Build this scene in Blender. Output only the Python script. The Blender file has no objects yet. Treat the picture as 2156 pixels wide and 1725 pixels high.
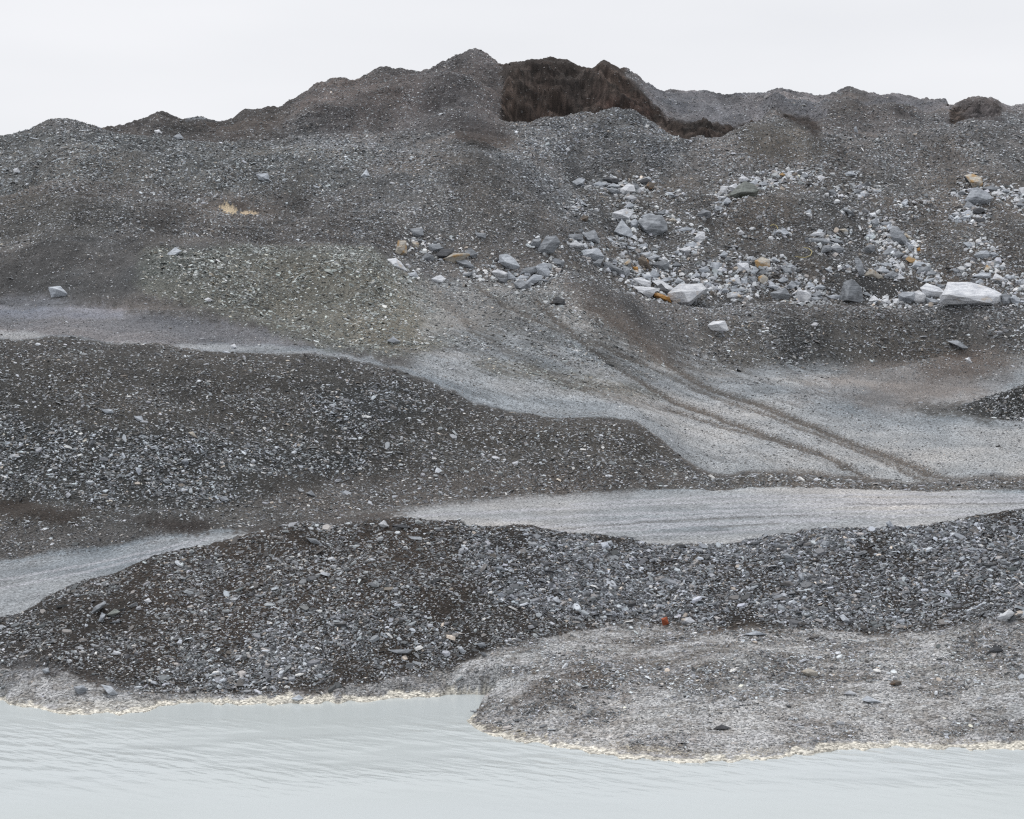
import bpy, bmesh, math, random
import numpy as np
from mathutils import Vector, noise as mnoise
random.seed(7); rng = np.random.default_rng(7)
scene = bpy.context.scene
col = scene.collection

# ------------------------------------------------------------------ camera, world, sun, exposure
FPX, U0, V0, EYE = 3318.0, 1078.0, 700.0, 8.0      # survey frame 2156 x 1725, horizon at V0, eye 8 m above the water
cam_d = bpy.data.cameras.new('camera'); cam = bpy.data.objects.new('camera', cam_d); col.objects.link(cam)
cam_d.sensor_width = 36.0; cam_d.lens = 36.0 * FPX / 2156.0
cam.location = (0, 0, EYE); cam.rotation_euler = (math.radians(90), 0, 0)
cam_d.shift_y = -(862.5 - V0) / 2156.0
cam_d.clip_start = 0.1; cam_d.clip_end = 6000
scene.camera = cam

SUN_EL, SUN_AZ = 62.0, 325.0                       # high veiled sun, beyond the hill to the left
world = bpy.data.worlds.new('World'); scene.world = world; world.use_nodes = True
nt = world.node_tree; nt.nodes.clear()
def N(tree, typ, **kw):
    n = tree.nodes.new(typ)
    for k, v in kw.items(): setattr(n, k, v)
    return n
sky = N(nt, 'ShaderNodeTexSky', sky_type='NISHITA'); sky.sun_disc = False
sky.sun_elevation = math.radians(SUN_EL); sky.sun_rotation = math.radians(SUN_AZ)
sky.air_density = 1.0; sky.dust_density = 4.0; sky.ozone_density = 1.0
tc = N(nt, 'ShaderNodeTexCoord'); mp = N(nt, 'ShaderNodeMapping'); mp.inputs['Scale'].default_value = (1, 1, 4.5)
mp.inputs['Rotation'].default_value = (0, 0.12, 0)
nz = N(nt, 'ShaderNodeTexNoise'); nz.inputs['Scale'].default_value = 3.2; nz.inputs['Detail'].default_value = 3; nz.inputs['Roughness'].default_value = 0.45
ramp = N(nt, 'ShaderNodeValToRGB')
ramp.color_ramp.elements[0].position = 0.3; ramp.color_ramp.elements[0].color = (0.835, 0.85, 0.885, 1)
ramp.color_ramp.elements[1].position = 0.7; ramp.color_ramp.elements[1].color = (0.91, 0.92, 0.95, 1)
sc10 = N(nt, 'ShaderNodeVectorMath', operation='SCALE'); sc10.inputs['Scale'].default_value = 10.0
mix = N(nt, 'ShaderNodeMix', data_type='RGBA'); mix.inputs['Factor'].default_value = 0.97
bg = N(nt, 'ShaderNodeBackground'); bg.inputs['Strength'].default_value = 0.1
out = N(nt, 'ShaderNodeOutputWorld')
L = nt.links.new
L(tc.outputs['Generated'], mp.inputs['Vector']); L(mp.outputs[0], nz.inputs['Vector']); L(nz.outputs['Fac'], ramp.inputs[0])
L(ramp.outputs[0], sc10.inputs[0]); L(sky.outputs[0], mix.inputs['A']); L(sc10.outputs[0], mix.inputs['B'])
L(mix.outputs['Result'], bg.inputs['Color']); L(bg.outputs[0], out.inputs['Surface'])
sl = bpy.data.lights.new('sun', 'SUN'); sl.energy = 1.45; sl.angle = math.radians(14); sl.color = (1.0, 0.985, 0.965)
so = bpy.data.objects.new('sun', sl); col.objects.link(so)
az = math.radians(SUN_AZ); el = math.radians(SUN_EL)
sd = Vector((math.sin(az) * math.cos(el), math.cos(az) * math.cos(el), math.sin(el)))
so.rotation_euler = sd.to_track_quat('Z', 'Y').to_euler(); so.location = (0, -20, 60)
scene.view_settings.view_transform = 'Standard'; scene.view_settings.look = 'None'
scene.cycles.use_denoising = False; scene.cycles.pixel_filter_type = 'BLACKMAN_HARRIS'; scene.cycles.filter_width = 1.25
scene.cycles.max_bounces = 5; scene.cycles.diffuse_bounces = 3; scene.cycles.glossy_bounces = 2
scene.view_settings.exposure = 0.0; scene.view_settings.gamma = 1.0

# ------------------------------------------------------------------ numpy noise
def _hash(ix, iy, seed):
    h = (ix.astype(np.int64) * 374761393 + iy.astype(np.int64) * 668265263 + seed * 1274126177) & 0xffffffff
    h = ((h ^ (h >> 13)) * 1274126177) & 0xffffffff
    h = h ^ (h >> 16)
    return (h & 0xffffff) / float(0xffffff)
def vnoise(x, y, seed=0):
    ix = np.floor(x); iy = np.floor(y); fx = x - ix; fy = y - iy
    fx = fx * fx * fx * (fx * (fx * 6 - 15) + 10); fy = fy * fy * fy * (fy * (fy * 6 - 15) + 10)
    a = _hash(ix, iy, seed); b = _hash(ix + 1, iy, seed); c = _hash(ix, iy + 1, seed); d = _hash(ix + 1, iy + 1, seed)
    return (a + (b - a) * fx) * (1 - fy) + (c + (d - c) * fx) * fy - 0.5
def fbm(x, y, seed=0, octs=4, gain=0.5):
    s = 0; a = 1.0
    ca, sa = math.cos(0.7), math.sin(0.7)
    for o in range(octs):
        s = s + a * vnoise(x, y, seed + o * 17)
        x, y = (x * ca - y * sa) * 2.03 + 5.1, (x * sa + y * ca) * 2.03 + 1.7
        a *= gain
    return s

# ------------------------------------------------------------------ terrain section lines (surveyed along the slope)
us = np.concatenate([np.linspace(-1700, -130, 70, endpoint=False), np.linspace(-130, 2286, 980), np.linspace(2286, 3856, 71)[1:]])
NC = len(us)
def tab(pts):
    p = np.array(pts, float)
    return [np.interp(us, p[:, 0], p[:, k]) for k in range(1, p.shape[1])]
def z_of(v, y): return EYE - (v - V0) * y / FPX
def y_of(v, z): return (EYE - z) * FPX / (v - V0)
shore_v, = tab([(-320,1470),(0,1476),(80,1495),(160,1506),(300,1502),(340,1490),(400,1482),(560,1484),(700,1480),(860,1470),(955,1466),
    (980,1519),(1010,1538),(1060,1556),(1200,1578),(1300,1594),(1400,1605),(1500,1607),(1600,1600),(1700,1589),(1800,1579),(1880,1574),(1980,1579),(2156,1577),(2480,1570)])
shore_v = shore_v + 7 * vnoise(us / 23., us * 0, 3) + 4 * vnoise(us / 9., us * 0, 4)
Y, Z = [], []
def add(y, z): Y.append(y); Z.append(z)
ysh = y_of(shore_v, 0.0)
add(ysh * 0 + 8.0, ysh * 0 - 1.6)                     # 0 pond floor
add(ysh - 2.5, ysh * 0 - 0.8)                         # 1
add(ysh, ysh * 0 + 0.0)                               # 2 shore
v, z = tab([(-320,1420,.4),(0,1400,.5),(200,1440,.3),(400,1465,.12),(700,1465,.12),(850,1440,.2),(950,1420,.35),(1050,1370,.8),(1200,1335,1.0),
    (1350,1310,1.1),(1500,1325,1.1),(1700,1330,1.1),(1900,1330,1.2),(2156,1345,1.2),(2480,1340,1.2)])
add(y_of(v, z), z)                                    # 3 foot of the near mound
v, y = tab([(-320,1330,38),(0,1306,38.5),(60,1284,38.5),(200,1222,39),(350,1160,39.5),(480,1122,40),(600,1094,40),(700,1094,40.3),(850,1080,40.5),
    (930,1088,40.5),(1000,1101,40.5),(1080,1094,40.5),(1200,1108,40.5),(1300,1126,40.5),(1400,1138,40.5),(1480,1139,40.5),(1560,1134,40.5),
    (1680,1116,40.3),(1760,1101,40.2),(1880,1088,40),(2000,1084,40),(2156,1076,40),(2480,1070,40)])
add(y, z_of(v, y))                                    # 4 near mound crest
z, y = tab([(-320,.85,39.3),(0,.9,39.5),(60,.92,39.8),(200,1.1,41),(350,1.4,41.8),(480,1.75,42.3),(600,1.9,42.5),(850,2.0,42.8),(2480,2.0,42.5)])
add(y, z)                                             # 5 road near edge
v, z = tab([(-320,1200,1.0),(0,1192,1.0),(200,1167,1.25),(350,1142,1.6),(480,1122,1.8),(600,1105,1.9),(700,1095,1.95),(850,1075,2.0),(1000,1058,2.1),
    (1100,1050,2.15),(1300,1040,2.2),(1500,1034,2.25),(1700,1028,2.3),(1900,1030,2.3),(2050,1036,2.3),(2156,1044,2.3),(2480,1050,2.3)])
add(y_of(v, z), z)                                    # 6 road far edge
v, y = tab([(-320,1085,50.5),(0,1085,50.5),(200,1078,51),(400,1072,51.5),(600,1030,54),(850,1000,56.5),(1100,988,58),(1300,983,58.5),(1450,993,59),
    (1500,1001,59),(1600,998,59.3),(1800,1001,59.3),(1950,1003,59),(2050,1018,58.4),(2156,1033,57.6),(2480,1040,57.6)])
add(y, z_of(v, y))                                    # 7 bench / berm crest
v, y = tab([(-320,715,60),(0,718,60),(150,726,61),(400,736,62),(700,746,63),(800,768,63),(900,800,62.5),(1000,849,62.5),(1100,874,62.5),(1290,882,62),
    (1340,893,62),(1385,918,61.6),(1415,948,61.2),(1440,974,60.8),(1475,992,60.5),(1520,1003,60.5),(1800,1007,60.4),(2050,1020,60),(2156,1030,59.6),(2480,1036,59.6)])
add(y, z_of(v, y))                                    # 8 left hill crest
v, y = tab([(-320,712,65),(0,714,65),(400,733,66),(700,743,66),(800,763,66),(900,795,66),(1000,842,66),(1100,866,66),(1290,872,66),(1340,882,66),
    (1385,905,66),(1440,945,66),(1500,963,66),(1700,960,66),(2156,975,66),(2480,980,66)])
add(y, z_of(v, y))                                    # 9 behind the crest
v, y = tab([(-320,640,80),(0,645,80),(300,652,80),(600,690,79),(700,718,77),(860,738,76),(950,738,78),(1100,725,80),(1200,742,82),(1300,757,85),
    (1400,772,90),(1480,778,94),(1700,770,96),(1900,768,97),(2156,760,98),(2480,755,98)])
add(y, z_of(v, y))                                    # 10 foot of the next bank
v, y = tab([(-320,520,92),(0,530,92),(400,515,93),(780,520,93),(850,560,93),(900,590,93),(1000,598,94),(1150,598,95),(1190,572,96),(1250,590,97),(1330,620,98),
    (1450,646,100),(1600,640,101),(1800,640,101),(2000,641,102),(2156,640,102),(2480,640,103)])
add(y, z_of(v, y)); y9 = y; z9 = z_of(v, y)           # 11 ledge
dz, = tab([(0,.2),(780,.2),(850,.6),(900,1.2),(1150,1.3),(1200,-.2),(1300,-.1),(1400,.1),(2480,.1)])
add(y9 + 3.2, z9 + dz)                                # 12
v, y = tab([(-320,400,110),(0,400,110),(400,400,112),(700,430,110),(850,450,105),(1000,430,106),(1200,470,109),(1300,475,113),(1500,480,115),(1800,480,116),(2480,480,116)])
add(y, z_of(v, y))                                    # 13
v, y = tab([(-320,300,124),(0,287,122),(60,270,122),(120,259,122),(200,273,122),(300,293,123),(450,296,125),(600,288,126),(700,300,124),(800,338,120),
    (900,333,117),(1000,320,116),(1080,335,118),(1150,372,122),(1220,385,126),(1300,372,128),(1500,368,128),(1800,360,128),(2480,368,128)])
add(y, z_of(v, y)); y12 = y; z12 = z_of(v, y)         # 14
v, y = tab([(-320,330,133),(0,330,133),(230,302,133),(450,303,134),(600,292,136),(700,278,140),(850,268,140),(950,252,140),(1000,260,140),(1060,284,140),(1090,272,141),(1150,240,143),
    (1200,232,144),(1250,228,144),(1290,215,144),(1330,228,144),(1400,262,143),(1440,289,142),(1500,284,143),(1560,262,144),(1620,250,144),(1700,260,144),
    (1730,288,143),(1800,290,146),(1900,275,148),(2050,248,150),(2156,270,150),(2480,280,150)])
y13 = y; z13 = z_of(v, y); add(y13, z13)              # 15 upper piles
v, y = tab([(-320,345,170),(0,335,165),(180,292,150),(240,272,148),(290,258,148),(330,236,148),(370,248,148),(400,246,149),(430,238,149),(460,251,149),(490,238,151),(520,223,152),(590,216,155),
    (640,188,160),(700,157,165),(745,168,166),(800,138,167),(850,138,167),(880,150,168),(920,130,168),(960,112,168),(1000,97,168),(1045,124,166),(1062,131,164),(1100,132,163),
    (1130,120,162),(1150,118,162),(1190,121,162),(1240,145,162),(1270,127,162),(1300,140,164),(1330,152,170),(1360,166,176),(1390,186,178),(1430,186,180),(1480,181,180),(1540,188,180),(1600,195,180),
    (1660,187,180),(1720,202,180),(1750,186,180),(1790,174,180),(1830,180,180),(1900,184,180),(1990,205,178),(2005,213,170),(2040,204,170),(2090,213,170),(2130,235,172),(2156,231,172),(2300,240,172),(2480,250,172)])
y16 = y; z16 = z_of(v, y)
cw, = tab([(1050,0),(1072,1),(1575,1),(1620,0),(1640,0),(1655,.35),(1715,.35),(1730,0),(1990,0),(2008,.6),(2095,.6),(2115,0)])
dep, = tab([(1050,0),(1072,4.5),(1400,2.8),(1570,3.0),(1620,0),(2480,0)])
y14 = y13 + 5.5; z14 = z13 + (z16 - z13) * (y14 - y13) / (y16 - y13)
z14 = z14 * (1 - np.minimum(cw, 1)) + (z13 - 1.0 - dep * .4) * np.minimum(cw, 1)
add(y14, z14)                                         # 16 floor of the cut
v15, = tab([(1050,140),(1064,140),(1100,134),(1150,121),(1190,123),(1240,146),(1270,129),(1330,170),(1390,222),(1430,246),(1500,250),(1560,252),(1600,254),(1650,248),(1700,252),(1730,270),(1990,212),(2040,206),(2095,215),(2110,230)])
y15 = np.minimum(y14 + 7.5, y16 - 1.5); z15a = z14 + (z16 - z14) * (y15 - y14) / (y16 - y14)
z15 = z15a * (1 - cw) + z_of(v15, y15) * cw
z15 = np.where((us > 1062) & (us < 1320), z_of(v15, y15), z15)
add(y15, z15)                                         # 17 lip of the cut
add(y16, z16)                                         # 18 skyline
add(y16 + 10, z16 - 4.0)                              # 19
add(y16 * 0 + 300, z16 * 0 + 14)                      # 20
add(y16 * 0 + 3000, z16 * 0 + 0)                      # 21
Y = np.array(Y); Z = np.array(Z)
for k in range(1, len(Y)): Y[k] = np.maximum(Y[k], Y[k - 1] + 0.3)
# rows
rows = np.concatenate([np.linspace(8, 27, 16, endpoint=False), np.geomspace(27, 190, 1120, endpoint=False), np.geomspace(190, 3000, 36)])
NR = len(rows)
H = np.zeros((NR, NC)); T = np.zeros((NR, NC)); ki = np.arange(len(Y))
for j in range(NC):
    H[:, j] = np.interp(rows, Y[:, j], Z[:, j]); T[:, j] = np.interp(rows, Y[:, j], ki)
def smooth(A, n, axis):
    for _ in range(n):
        B = np.roll(A, 1, axis); C = np.roll(A, -1, axis)
        if axis == 0: B[0] = A[0]; C[-1] = A[-1]
        else: B[:, 0] = A[:, 0]; C[:, -1] = A[:, -1]
        A = 0.25 * B + 0.5 * A + 0.25 * C
    return A
H = smooth(H, 26, 0); H = smooth(H, 8, 1)
YY = np.repeat(rows[:, None], NC, 1); UU = np.repeat(us[None, :], NR, 0)
XX = (UU - U0) / FPX * YY
VV = V0 - (H - EYE) * FPX / YY
# -------- local forms
CN = .12 * fbm(XX / 1.7, YY / 1.7, 91, 3)
def cone(x, y, rx, ry, h, p=1.15):
    global H
    d = np.sqrt(((XX - x) / rx) ** 2 + ((YY - y) / ry) ** 2) + CN
    nz_ = 0
    H = H + h * (0.5 * (1 - d) + 0.5 * np.sqrt((1 - d) ** 2 + 0.02)).clip(0) ** p * (d < 1.25)
def cone_uv(u, v, y, rx, ry, h, p=1.15):
    cone((u - U0) / FPX * y, y, rx, ry, h, p)
cone(26.6, 78.5, 4.2, 3.6, 1.75)                      # dark pile at the right edge
cone_uv(1985, 760, 92, 4.5, 4, 1.2)                   # brown hump on the terrace
cone_uv(1850, 640, 100, 2.6, 1.6, 0.9)                # dark heap between the boulders
cone_uv(390, 620, 84, 7, 5, 1.6); cone_uv(180, 480, 98, 9, 6, 2.0); cone_uv(480, 660, 76, 6, 4, 1.0)
cone_uv(560, 1010, 53, 3.0, 2, .5); cone_uv(60, 1090, 49.5, 2.0, 1.6, .6); cone_uv(350, 1100, 49.5, 2.4, 1.5, .55)
cone_uv(1010, 270, 137, 6, 6, 2.0); cone_uv(820, 1200, 37.5, 2.2, 1.5, .35); cone_uv(1150, 1490, 32.8, 1.1, .9, .45)
cone_uv(1230, 1440, 34, 1.6, 1.0, .45); cone_uv(1590, 1400, 34.3, 1.6, .9, .35); cone_uv(120, 1425, 35.3, .9, .6, .3)
cone_uv(2080, 1370, 35.3, 2.0, 1.2, .35); cone_uv(1250, 590, 95, 3.6, 3, .8); cone_uv(480, 435, 106, 2.2, 1.8, .6)
cone_uv(1690, 700, 98.5, 7, 3, .7)
for (u_, v_, y_, rx_, ry_, h_) in [(150,365,112,8,6,1.8),(380,385,112,9,5,1.6),(600,370,114,8,5,1.6),(740,345,119,7,5,1.3),(250,400,108,9,6,2.0),(60,450,102,7,5,1.8),
        (620,400,110,9,6,1.8),(420,470,100,7,5,1.5),(700,480,99,6,4,1.3),(560,560,89,8,5,1.3),(720,600,86,6,4,1.1),(330,560,89,6,4,1.2),(100,570,88,6,4,1.4),(960,420,107,9,7,2.2),
        (1090,480,103,5,5,1.2),(880,480,101,6,5,1.4),(1180,330,131,6,5,1.4),(1420,330,134,8,6,1.6),(1560,340,133,7,5,1.3),(1750,330,134,9,6,1.8),(1930,330,135,9,6,2.0),(2100,340,134,8,6,1.6),
        (1480,440,119,6,5,1.2),(1700,450,118,8,5,1.4),(1900,430,120,7,5,1.3),(2080,520,112,7,5,1.3),(1560,540,109,6,4,.9),(1760,540,109,6,4,.9),(760,245,146,7,5,1.6),(860,225,149,7,5,1.6),
        (690,265,143,6,5,1.3),(960,220,149,6,5,1.5),(1480,225,164,8,4,.8),(1650,228,162,8,4,1.0),(1790,225,160,8,5,1.4),(1900,235,158,9,5,1.2),(1560,700,97.5,5,2.5,.5),(1900,700,99,6,2.5,.6),
        (300,1000,55,5,3,.7),(760,920,58,4,3,.6),(1100,930,60,5,2.5,.5),(500,850,60,5,3,.5),(1000,1030,57,4,1.6,.35),(1250,1015,58,5,1.4,.3),(150,900,58,5,3,.6)]:
    cone_uv(u_, v_, y_, rx_, ry_, h_ * .9, 1.0)
# -------- masks
WU = fbm(UU / 70., VV / 45., 5, 4, .6); WV = fbm(UU / 70. + 9, VV / 45., 6, 4, .6); GJ1 = rng.normal(0, 1, UU.shape); GJ2 = rng.normal(0, 1, UU.shape); JU = fbm(UU / 30., VV / 22., 33, 3); JV = fbm(UU / 30. + 4, VV / 22., 35, 3)
def inpoly(poly, wu=14, seed=5):
    sh_ = (seed * 37 % 400, seed * 53 % 700)
    jt = min(1.0, wu / 14)
    pu = UU + wu * 1.8 * np.roll(WU, sh_, (0, 1)) + 13 * jt * GJ1; pv = VV + wu * np.roll(WV, sh_, (0, 1)) + 6 * jt * GJ2
    m = np.zeros(UU.shape, bool); n = len(poly)
    for i in range(n):
        x1, y1 = poly[i]; x2, y2 = poly[(i + 1) % n]
        if y1 == y2: continue
        c = ((y1 > pv) != (y2 > pv)) & (pu < (x2 - x1) * (pv - y1) / (y2 - y1) + x1)
        m ^= c
    return m.astype(float)
def line_mask(pts, w, feather=1.0, jit=5, p=2, g=0):
    d = np.full(UU.shape, 1e9)
    pu = UU + jit * JU + 2 * g * GJ1; pv = VV + jit * .6 * JV + g * GJ2
    for (a, b), (c, e) in zip(pts[:-1], pts[1:]):
        dx, dy = c - a, e - b; t = (((pu - a) * dx + (pv - b) * dy) / (dx * dx + dy * dy)).clip(0, 1)
        d = np.minimum(d, np.hypot(pu - a - t * dx, pv - b - t * dy))
    return np.exp(-(d / w) ** p)
def trange(a, b, f=.12):
    return ((T - a) / f).clip(0, 1) * ((b - T) / f).clip(0, 1)
VV = V0 - (H - EYE) * FPX / YY
# inlet behind the tip of the spit, small pool on the left spit
VV = V0 + EYE * FPX / YY                               # plan position expressed at water level
inlet = inpoly([(880,1478),(940,1464),(1000,1461),(1050,1463),(1062,1470),(1040,1484),(1018,1494),(1006,1504),(990,1514),(960,1522),(880,1522)], 3)
inlet = smooth(smooth(inlet, 3, 0), 2, 1)
VV = V0 - (H - EYE) * FPX / YY
H = H * (1 - inlet) + inlet * -0.14
# ruts on the ramp and the road
RUTS = [([(1235,640),(1330,704),(1430,782),(1480,812),(1600,852),(1700,892),(1800,932),(1900,967),(2050,1022),(2156,1047)], 6, 1.0),
        ([(1450,815),(1600,868),(1750,925),(1860,965),(1960,1003)], 3.5, .7),
        ([(1130,630),(1250,738),(1330,790),(1420,845),(1500,872),(1600,912),(1720,952),(1830,995)], 5, 1.0),
        ([(1400,856),(1480,884),(1560,908),(1650,934),(1700,955)], 3.5, .7),
        ([(1000,600),(1100,662),(1250,722),(1350,764),(1420,796),(1500,835)], 5, .55),
        ([(900,600),(1000,700),(1100,760),(1240,820),(1400,860)], 8, .3),
        ([(1655,985),(1760,1000)], 4, .5), ([(1180,690),(1300,760),(1380,800)], 4, .45)]
rut = np.zeros_like(H)
for p, w, s in RUTS: rut = np.maximum(rut, s * line_mask(p, w * 1.05, jit=4, p=2.5, g=1.8))
rut *= trange(8.2, 11.5)
ramp_zone = trange(8.6, 10.4) * ((UU - 860) / 120).clip(0, 1)
ridge_n = fbm(UU / 60., (VV - UU * .36) / 4.5, 71, 4, .7)     # streaks running along the wheel tracks
H = H - smooth(smooth(rut, 2, 0), 2, 1) * 0.12 + ramp_zone * .05 * ridge_n
road = trange(4.7, 6.15, .2); road_n = fbm(XX / 9., YY / .55 + XX * .04, 55, 4)
H = H + road * .035 * road_n
# general roughness, damped on driven surfaces and the wet flat
flat_w = (1 - .9 * road) * (1 - .75 * ramp_zone) * (1 - .75 * trange(1.9, 3.0))
far = (YY / 60.).clip(.6, 3)
H = H + flat_w * (.42 * far * fbm(XX / (5 * far), YY / (5 * far), 11, 4, .55) + .07 * far * fbm(XX / 1.1, YY / 1.1, 21, 3) + .05 * far * fbm(XX / .33, YY / .33, 31, 3) * (YY > 24))
H = H + .05 * (T < 3.2) * fbm(XX / .7, YY / .5, 61, 3)
# little gullies down the loose faces
H = H - flat_w * .05 * far * (.08 - np.abs(fbm(XX / 2.3, YY / 9., 81, 4))).clip(0) / .08 * (T > 3)
cutm = trange(15.9, 17.02, .1) * np.clip(cw, 0, 1)[None, :]
H = H + smooth(cutm, 2, 0) * (1.3 * fbm(XX / 2.4, YY / 1.6, 101, 5, .65))
H = H + (T > 14.2) * (T < 19) * (.45 * fbm(XX / 2.0, YY / 2.0, 103, 4, .6))
H = np.where(T < 2.0, np.minimum(H, -.02 - .25 * (2 - T).clip(0, 1)), H)
H = np.where((T > 2.0) & (inlet < .4), np.maximum(H, .012 + .10 * (T - 2.0).clip(0, 1)), H)
VV = V0 - (H - EYE) * FPX / YY

# ------------------------------------------------------------------ ground cover: soil colour, stone cover, stone size, stone tint
soil = np.zeros((NR, NC, 3)); dens = np.zeros((NR, NC)); size = np.zeros((NR, NC)); tint = np.ones((NR, NC, 3))
kt = [0, 2, 2.95, 3.05, 4.45, 4.7, 6.06, 6.12, 7.3, 8.1, 8.4, 9.7, 10.1, 11.0, 12, 14, 15, 18, 21]
ks = [(.36,.36,.34),(.36,.36,.345),(.27,.265,.265),(.056,.049,.044),(.058,.050,.045),(.35,.362,.372),(.355,.366,.376),(.15,.14,.133),(.085,.082,.077),
      (.11,.102,.098),(.34,.345,.35),(.35,.353,.358),(.17,.163,.158),(.185,.173,.17),(.15,.14,.136),(.185,.178,.178),(.19,.185,.192),(.155,.142,.144),(.155,.145,.145)]
kd = [0, .4, .6, .7, .65, .32, .32, .75, .85, .75, .6, .7, .8, .8, .75, .85, .85, .6, .5]
kz = [1, .95, 1.1, 1.3, 1.25, .55, .55, 1.1, 1.2, .9, .75, .8, 1.0, 1.0, 1.0, 1.0, .95, .85, .8]
for c in range(3): soil[..., c] = np.interp(T, kt, [k[c] for k in ks])
dens = np.interp(T, kt, kd); size = np.interp(T, kt, kz)
def paint(m, s=None, d=None, z=None, tn=None, blur=1):
    global soil, dens, size, tint
    m = smooth(smooth(m, blur, 0), blur, 1)
    if s is not None: soil = soil * (1 - m[..., None]) + m[..., None] * np.array(s)
    if d is not None: dens = dens * (1 - m) + m * d
    if z is not None: size = size * (1 - m) + m * z
    if tn is not None: tint = tint * (1 - m[..., None]) + m[..., None] * np.array(tn)
def blob(poly, t0, t1, k=1.0, seed=5, wu=14): return inpoly(poly, wu, seed) * trange(t0, t1) * k
left_t = ((900 - UU) / 60).clip(0, 1)
paint(trange(8.3, 11.3) * left_t, (.13,.125,.125), .55, .75)
paint(blob([(500,1085),(840,1070),(860,1100),(500,1130)], 4.2, 6.2, .9), (.08,.07,.065), .6, .8)
# left terraces: pale driven strips
paint(blob([(-200,600),(140,625),(300,655),(560,690),(640,705),(700,740),(420,742),(150,728),(-200,720)], 8.2, 11.5, .55), (.28,.275,.30), .5, .8)
paint(line_mask([(-200,708),(60,708),(180,724),(300,736),(560,734),(700,744),(800,770),(880,795),(960,835),(1040,862)], 9, jit=16, p=5, g=2) * trange(8.0, 10.4) * .9, (.33,.333,.34), .4, .7)
paint(line_mask([(-200,655),(250,662)], 10, jit=16, p=5, g=2) * trange(8.6, 11), (.25,.245,.27), .25, .6)
paint(blob([(300,520),(790,515),(900,600),(960,720),(900,745),(800,745),(680,735),(560,690),(400,640),(280,600)], 8.6, 11.8, .9, 7), (.18,.18,.16), .95, 1.05, (1.12,1.15,1.05))
paint(blob([(0,760),(400,745),(720,755),(960,860),(1340,890),(1420,960),(1300,985),(1000,950),(600,900),(0,900)], 6.8, 8.3, .45, 8), (.085,.078,.07), .75, .9)
paint(blob([(640,830),(840,800),(900,870),(720,920)], 6.8, 8.3, .7, 9), (.042,.044,.045), 1.0, 1.25, (1.0,1.04,1.08))
paint(blob([(0,880),(500,930),(800,960),(700,1010),(500,1060),(100,1060),(0,1060)], 6.6, 8.3, .7, 10), (.050,.052,.052), 1.0, 1.25, (1.05,1.09,1.12))
paint(blob([(560,1000),(1400,985),(1480,1010),(1300,1040),(900,1070),(640,1095),(560,1060)], 5.9, 8, .7, 11), (.145,.13,.122), .85, 1.0)
paint(blob([(-50,1050),(180,1070),(160,1100),(0,1095)], 5.8, 8, .9, 12), (.06,.047,.04), .15, .7)
paint(blob([(290,1085),(450,1095),(420,1125),(310,1115)], 5.8, 8, .8, 13), (.065,.05,.045), .2, .7)
paint(blob([(500,1000),(690,1005),(670,1035),(520,1030)], 5.8, 8, .8, 14), (.05,.045,.04), .3, .7)
paint(blob([(-100,1110),(400,1115),(300,1145),(-100,1190)], 5.8, 7, .6, 15), (.20,.185,.18), .7, .95)
# ramp
paint(blob([(860,590),(1200,600),(1340,700),(1480,800),(1320,790),(1100,740),(900,720)], 9, 11.9, .65, 16), (.27,.268,.265), .85, 1.0, (1.15,1.16,1.12))
paint(blob([(1000,745),(1180,775),(1400,830),(1380,850),(1150,810),(980,775)], 8.6, 11, .8, 17), (.16,.157,.145), .95, 1.0, (1.15,1.18,1.08))
paint(blob([(1660,800),(1780,780),(1900,745),(2080,740),(2160,770),(2080,830),(1900,870),(1720,850)], 8.8, 11, .5, 18, 30), (.19,.165,.155), .6, .8)
paint(blob([(1940,745),(2030,735),(2120,780),(2080,810),(1960,800)], 8.8, 11, .55, 19, 24), (.125,.10,.09), .6, .9)
paint(blob([(1780,830),(2040,770),(2080,860),(1840,880)], 8.8, 10.6, .5, 20), (.20,.175,.165), .25, .5)
pile_m = (np.hypot((XX - 26.6) / 4.3, (YY - 78.5) / 3.7) < 1).astype(float)
paint(pile_m, (.035,.036,.035), .95, 1.0, blur=2)
paint(blob([(1900,850),(2050,850),(2100,885),(1960,880)], 8.8, 10.6, .7, 22), (.07,.07,.068), .7, .8)
paint(ramp_zone * (UU < 1750) * ((ridge_n - .05) / .3).clip(0, 1) * .45, (.42,.425,.435), .5, .9, blur=0)
paint(ramp_zone * (UU < 1750) * ((-ridge_n - .12) / .3).clip(0, 1) * .45, (.19,.184,.18), .9, 1.0, blur=0)
paint((rut * 1.2).clip(0, .88), (.12,.107,.098), .5, .8, blur=0)
# boulder slope
paint(blob([(1200,370),(2300,370),(2300,640),(1350,640),(1190,560)], 11.5, 14.5, .7, 23), (.13,.12,.112), .8, .9)
paint(blob([(1780,585),(1990,590),(1960,635),(1800,630)], 10.8, 12.5, .95, 24), (.055,.053,.052), .6, .6)
paint(blob([(1180,590),(1330,620),(1470,790),(1380,760),(1200,640)], 9.6, 11.6, .6, 25), (.12,.105,.10), .5, .65)
paint(blob([(1480,690),(1950,650),(2080,720),(1950,765),(1500,770)], 9.6, 11.6, .5, 26), (.12,.118,.112), .9, 1.0)
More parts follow.
